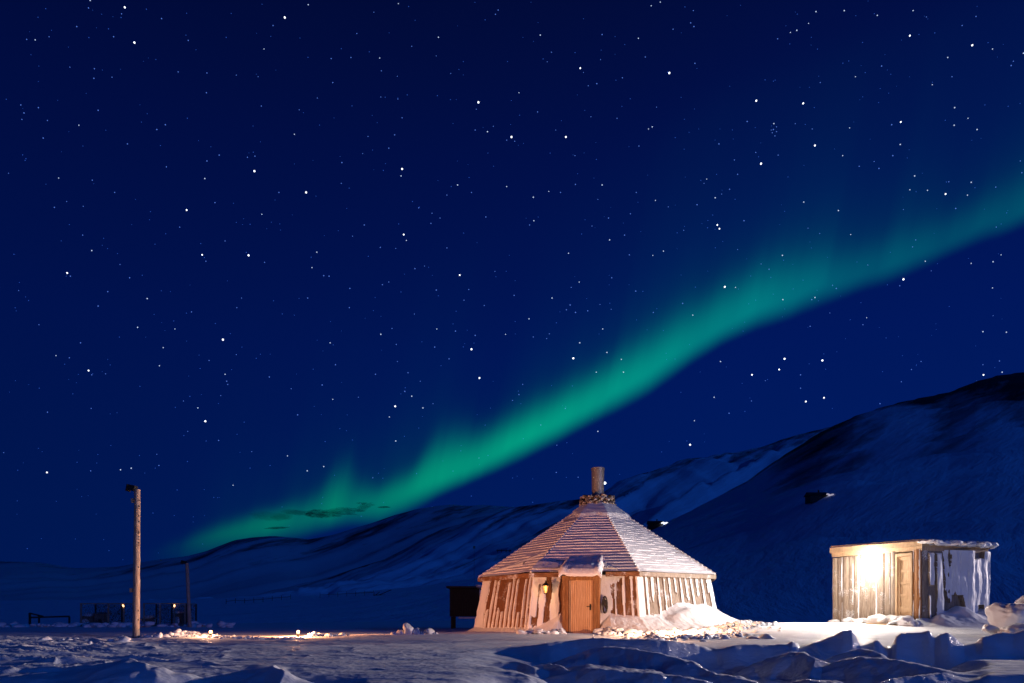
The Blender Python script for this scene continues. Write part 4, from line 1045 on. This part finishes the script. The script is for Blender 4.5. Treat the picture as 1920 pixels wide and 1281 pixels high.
# ------------------------------------------------------------------ dog pens and kennels
m, t, b = mat('wire_netting'); M_wire = m
c_ = N(t, 'ShaderNodeTexCoord'); v_ = N(t, 'ShaderNodeTexVoronoi', feature='DISTANCE_TO_EDGE'); v_.inputs['Scale'].default_value = 9
t.links.new(c_.outputs['Object'], v_.inputs['Vector'])
lt = N(t, 'ShaderNodeMath', operation='LESS_THAN'); lt.inputs[1].default_value = .035; t.links.new(v_.outputs['Distance'], lt.inputs[0])
b.inputs['Base Color'].default_value = (.03, .05, .05, 1); t.links.new(lt.outputs[0], b.inputs['Alpha'])
YK = 46.0; kg = gz(-22, YK)
def pen(label, pxs, dark=False):
    xs = [(p - 960) / F * YK for p in pxs]; t_ = thing('dog_pen', label, 'pen', ((xs[0] + xs[-1]) / 2, YK, kg), 'wire dog pens on the left')
    ztop = zat(1132, YK)
    for x in xs:
        for dy in (0, 1.6):
            mb = MB(); mb.box((x, YK + dy, (kg + ztop) / 2 - .1), (.085, .085, ztop - kg + .2)); mb.build('post', M_greywood if dy == 0 else M_darkwood, t_)
    mb = MB(); mb.beam((xs[0] - .05, YK, ztop), (xs[-1] + .05, YK, ztop), .075, .075)
    mb.beam((xs[0], YK + 1.6, ztop), (xs[-1], YK + 1.6, ztop), .05, .05)
    mb.beam((xs[0], YK + .04, ztop), (xs[0], YK + 1.6, ztop), .05, .05); mb.beam((xs[-1], YK + .04, ztop), (xs[-1], YK + 1.6, ztop), .05, .05)
    mb.beam((xs[0], YK, kg + .12), (xs[-1], YK, kg + .12), .05, .06)
    mb.build('rail', M_greywood, t_)
    mb = MB()
    for i in range(len(xs) - 1):
        for dy in (.05, 1.55):
            a, b2 = xs[i] + .04, xs[i + 1] - .04; mb = MB()
            mb.box(((a + b2) / 2, YK + dy, (kg + ztop) / 2), (b2 - a, .012, ztop - kg - .12))
            mb.build('wire_mesh', M_wire, t_)
    if dark:
        mb = MB(); mb.box((xs[-1] + .22, YK + .06, (kg + ztop) / 2), (.34, .05, ztop - kg)); mb.build('plank_panel', M_darkwood, t_)
    return t_
pen('wire-fenced dog pen left of the tall log pole, with a lamp on its right post', (152, 203, 232))
pen('wire-fenced dog pen between the tall log pole and the thinner pole', (270, 300, 327, 347), True)
def kennel(label, px, w, h, snow=True):
    x = (px - 960) / F * (YK + .9); t_ = thing('dog_house', label, 'dog house', (x, YK + .9, kg), 'dog houses inside the pens')
    mb = MB(); y = YK + .9
    mb.box((x, y, kg + h / 2), (w, .7, h)); mb.build('wall', M_greywood, t_)
    mb = MB(); mb.add([(x - w / 2 - .06, y - .42, kg + h), (x + w / 2 + .06, y - .42, kg + h), (x + w / 2 + .06, y + .42, kg + h + .04), (x - w / 2 - .06, y + .42, kg + h + .04),
                       (x - w / 2 - .06, y - .42, kg + h + .06), (x + w / 2 + .06, y - .42, kg + h + .06), (x + w / 2 + .06, y + .42, kg + h + .16), (x - w / 2 - .06, y + .42, kg + h + .16)],
                      [(3, 2, 1, 0), (4, 5, 6, 7), (0, 1, 5, 4), (1, 2, 6, 5), (2, 3, 7, 6), (3, 0, 4, 7)]); mb.build('roof', M_greywood, t_)
    mb = MB(); mb.tube([(x + w * .12, y - .352, kg + h * .45), (x + w * .12, y - .362, kg + h * .45)], [.13, .13], 14); mb.build('doorway', M_darkwood, t_)
    if snow:
        mb = MB(); rk = random.Random(px); mb.rock((x, y - .02, kg + h + .14), (w * .55, .42, .14), 3, .3, rnd=rk)
        mb.rock((x - w * .1, y - .40, kg + h * .45), (w * .42, .14, h * .38), 3, .35, rnd=rk); mb.build('snow_cap', M_snow, t_)
kennel('snow-plastered dog house in the left corner of the left pen', 169, .70, .62)
kennel('grey dog house right of the snow-plastered one in the left pen', 191, .66, .80, False)
kennel('low dog house just right of the tall log pole', 279, .62, .45)
kennel('pale dog house at the right end of the right pen', 338, .60, .80)
for lab, px in (('tiny orange lamp on the right post of the left dog pen', 231), ('tiny orange lamp on a post of the right dog pen', 327)):
    p = P(px, 1136, YK - .12); mb = MB(); mb.rock(p, (.05, .05, .09), 2, .05)
    o = mb.build('pen_lamp', M_spark); tag(o, lab, 'lamp', 'lamps on the dog pens')

# timber rack at the far left
mb = MB(); Yt = 52.; zt0 = gz((60 - 960) / F * Yt, Yt)
xa, xb = (56 - 960) / F * Yt, (130 - 960) / F * Yt
mb.beam((xa, Yt, zat(1158, Yt)), (xb, Yt, zat(1156, Yt)), .12, .12); mb.beam((xa, Yt, zat(1150, Yt)), (xa + 1.0, Yt, zat(1156, Yt)), .1, .1)
mb.beam((xa, Yt, zt0 - .1), (xa, Yt, zat(1149, Yt)), .12, .12, Vector((0, 1, 0))); mb.beam((xa + .7, Yt, zt0 - .1), (xa + .7, Yt, zat(1153, Yt)), .1, .1, Vector((0, 1, 0))); mb.beam((xb, Yt, zt0 - .1), (xb, Yt, zat(1156, Yt)), .1, .1, Vector((0, 1, 0)))
o = mb.build('timber_rack', M_darkwood); tag(o, 'low dark timber rack half lost in shadow at the far left', 'rack')

# far fence, sled frame, marker, cabins
def on_hill(px, py):
    """distance at which the hillside stands at this pixel"""
    for Yq in np.arange(62, 428, 1.0):
        if gz((px - 960) / F * Yq, Yq) >= zat(py, Yq): return Yq
    return 300.
def far_fence(label, pa, pb, n):
    Ya, Yb = on_hill(*pa), on_hill(*pb); t_ = thing('rail_fence', label, 'fence', P(*pa, Ya), 'rail fences on the plain'); mb = MB(); prev = None
    for i in range(n + 1):
        px = pa[0] + (pb[0] - pa[0]) * i / n; Yq = Ya + (Yb - Ya) * i / n; x = (px - 960) / F * Yq; z = gz(x, Yq)
        pm = MB(); pm.box((x, Yq, z + .35 * Yq / 110), (.12, .12, .9 * Yq / 110)); pm.build('post', M_darkwood, t_)
        q = Vector((x, Yq, z + .45 * Yq / 110))
        if prev is not None: mb.beam(prev, q, .10, .16)
        prev = q
    mb.build('rail', M_darkwood, t_)
far_fence('low dark rail fence on the plain right of the thinner pole', (424, 1133), (545, 1124), 7)
far_fence('faint far rail fence between the low fence and the store shed', (600, 1121), (700, 1116), 6)
Yf = on_hill(718, 1116); c = P(718, 1116, Yf); k_ = Yf / F
mb = MB(); mb.beam(c + Vector((-18 * k_, 0, 0)), c + Vector((20 * k_, 0, .0)), .12, 1.5 * k_); mb.beam(c + Vector((-8 * k_, 0, 0)), c + Vector((16 * k_, 0, 10 * k_)), .1, 1.4 * k_)
mb.beam(c + Vector((-14 * k_, 0, 0)), c + Vector((-6 * k_, 0, 6 * k_)), .1, 1.2 * k_); mb.beam(c + Vector((-16 * k_, 0, -2 * k_)), c + Vector((-16 * k_, 0, 5 * k_)), .1, 1.2 * k_, Vector((0, 1, 0)))
o = mb.build('crossed_poles', M_darkwood); tag(o, 'small dark frame of crossed poles far out on the plain', 'frame')
Yf = on_hill(889, 1098); a, b2 = P(889, 1104, Yf), P(889, 1027, Yf)
mp2 = thing('marker_pole', 'thin far marker pole with a small square board, left of the round hut roof', 'marker', a)
mb = MB(); mb.beam(a, b2, .09, .09, Vector((0, 1, 0))); mb.build('pole', M_darkwood, mp2)
mb = MB(); mb.box(b2 + Vector((0, -.1, .1)), (4.5 * Yf / F, .06, 5 * Yf / F)); mb.build('board', M_greywood, mp2)
def cabin(label, px, py, wpx, lit):
    Yq = on_hill(px, py); k = Yq / F; c = P(px, py, Yq); w = wpx * k
    t_ = thing('hill_cabin', label, 'cabin', c, 'cabins on the hillside'); h = .30 * w
    mb = MB(); mb.box(c + Vector((-.10 * w, .3 * w, h * .25)), (.70 * w, .5 * w, h)); mb.build('wall', M_darkwood, t_)
    r0 = c + Vector((-.10 * w, .3 * w, h * .75)); mb = MB()
    a_, d_ = .40 * w, .30 * w
    mb.add([r0 + Vector(v) for v in ((-a_, -d_, 0), (a_, -d_, 0), (a_, d_, 0), (-a_, d_, 0), (-a_, 0, h * .5), (a_, 0, h * .5))], [(0, 1, 5, 4), (3, 4, 5, 2), (0, 4, 3), (1, 2, 5), (3, 2, 1, 0)])
    rf = mb.build('roof', M_darkwood, t_)
    mb = MB(); mb.box(r0 + Vector((.1 * w, 0, h * .55)), (.05 * w, .05 * w, h * .5)); mb.build('chimney', M_darkwood, rf)
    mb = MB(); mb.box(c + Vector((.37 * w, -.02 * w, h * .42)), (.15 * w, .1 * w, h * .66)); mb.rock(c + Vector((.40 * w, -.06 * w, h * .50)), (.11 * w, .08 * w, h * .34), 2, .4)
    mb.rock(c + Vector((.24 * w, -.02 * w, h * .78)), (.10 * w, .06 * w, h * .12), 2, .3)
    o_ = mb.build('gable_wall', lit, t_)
M_cab = emis('glowing_cabin_front', (.78, .70, .78), .42); M_cab2 = emis('lit_window', (.9, .95, 1), 1.6)  # light on the pale end wall is emission put into its material
cabin('dark cabin with a pale end wall high on the hillside above the plank shed', 1541, 938, 46, M_cab)
cabin('dark cabin with bright windows on the hillside just right of the round hut roof', 1234, 989, 36, M_cab2)
Yf = on_hill(945, 1032) ; c = P(945, 1032, Yf); k_ = Yf / F
mb = MB(); mb.beam(c + Vector((-14 * k_, 0, 0)), c + Vector((14 * k_, 0, -1 * k_)), .3, 1.6 * k_)
for q in (-12, -5, 4, 11): mb.beam(c + Vector((q * k_, 0, -4 * k_)), c + Vector((q * k_, 0, 1.5 * k_)), .3, 1.4 * k_, Vector((0, 1, 0)))
o = mb.build('drying_rack', M_darkwood); tag(o, 'tiny dark rack on the slope behind the left edge of the round hut roof', 'rack')
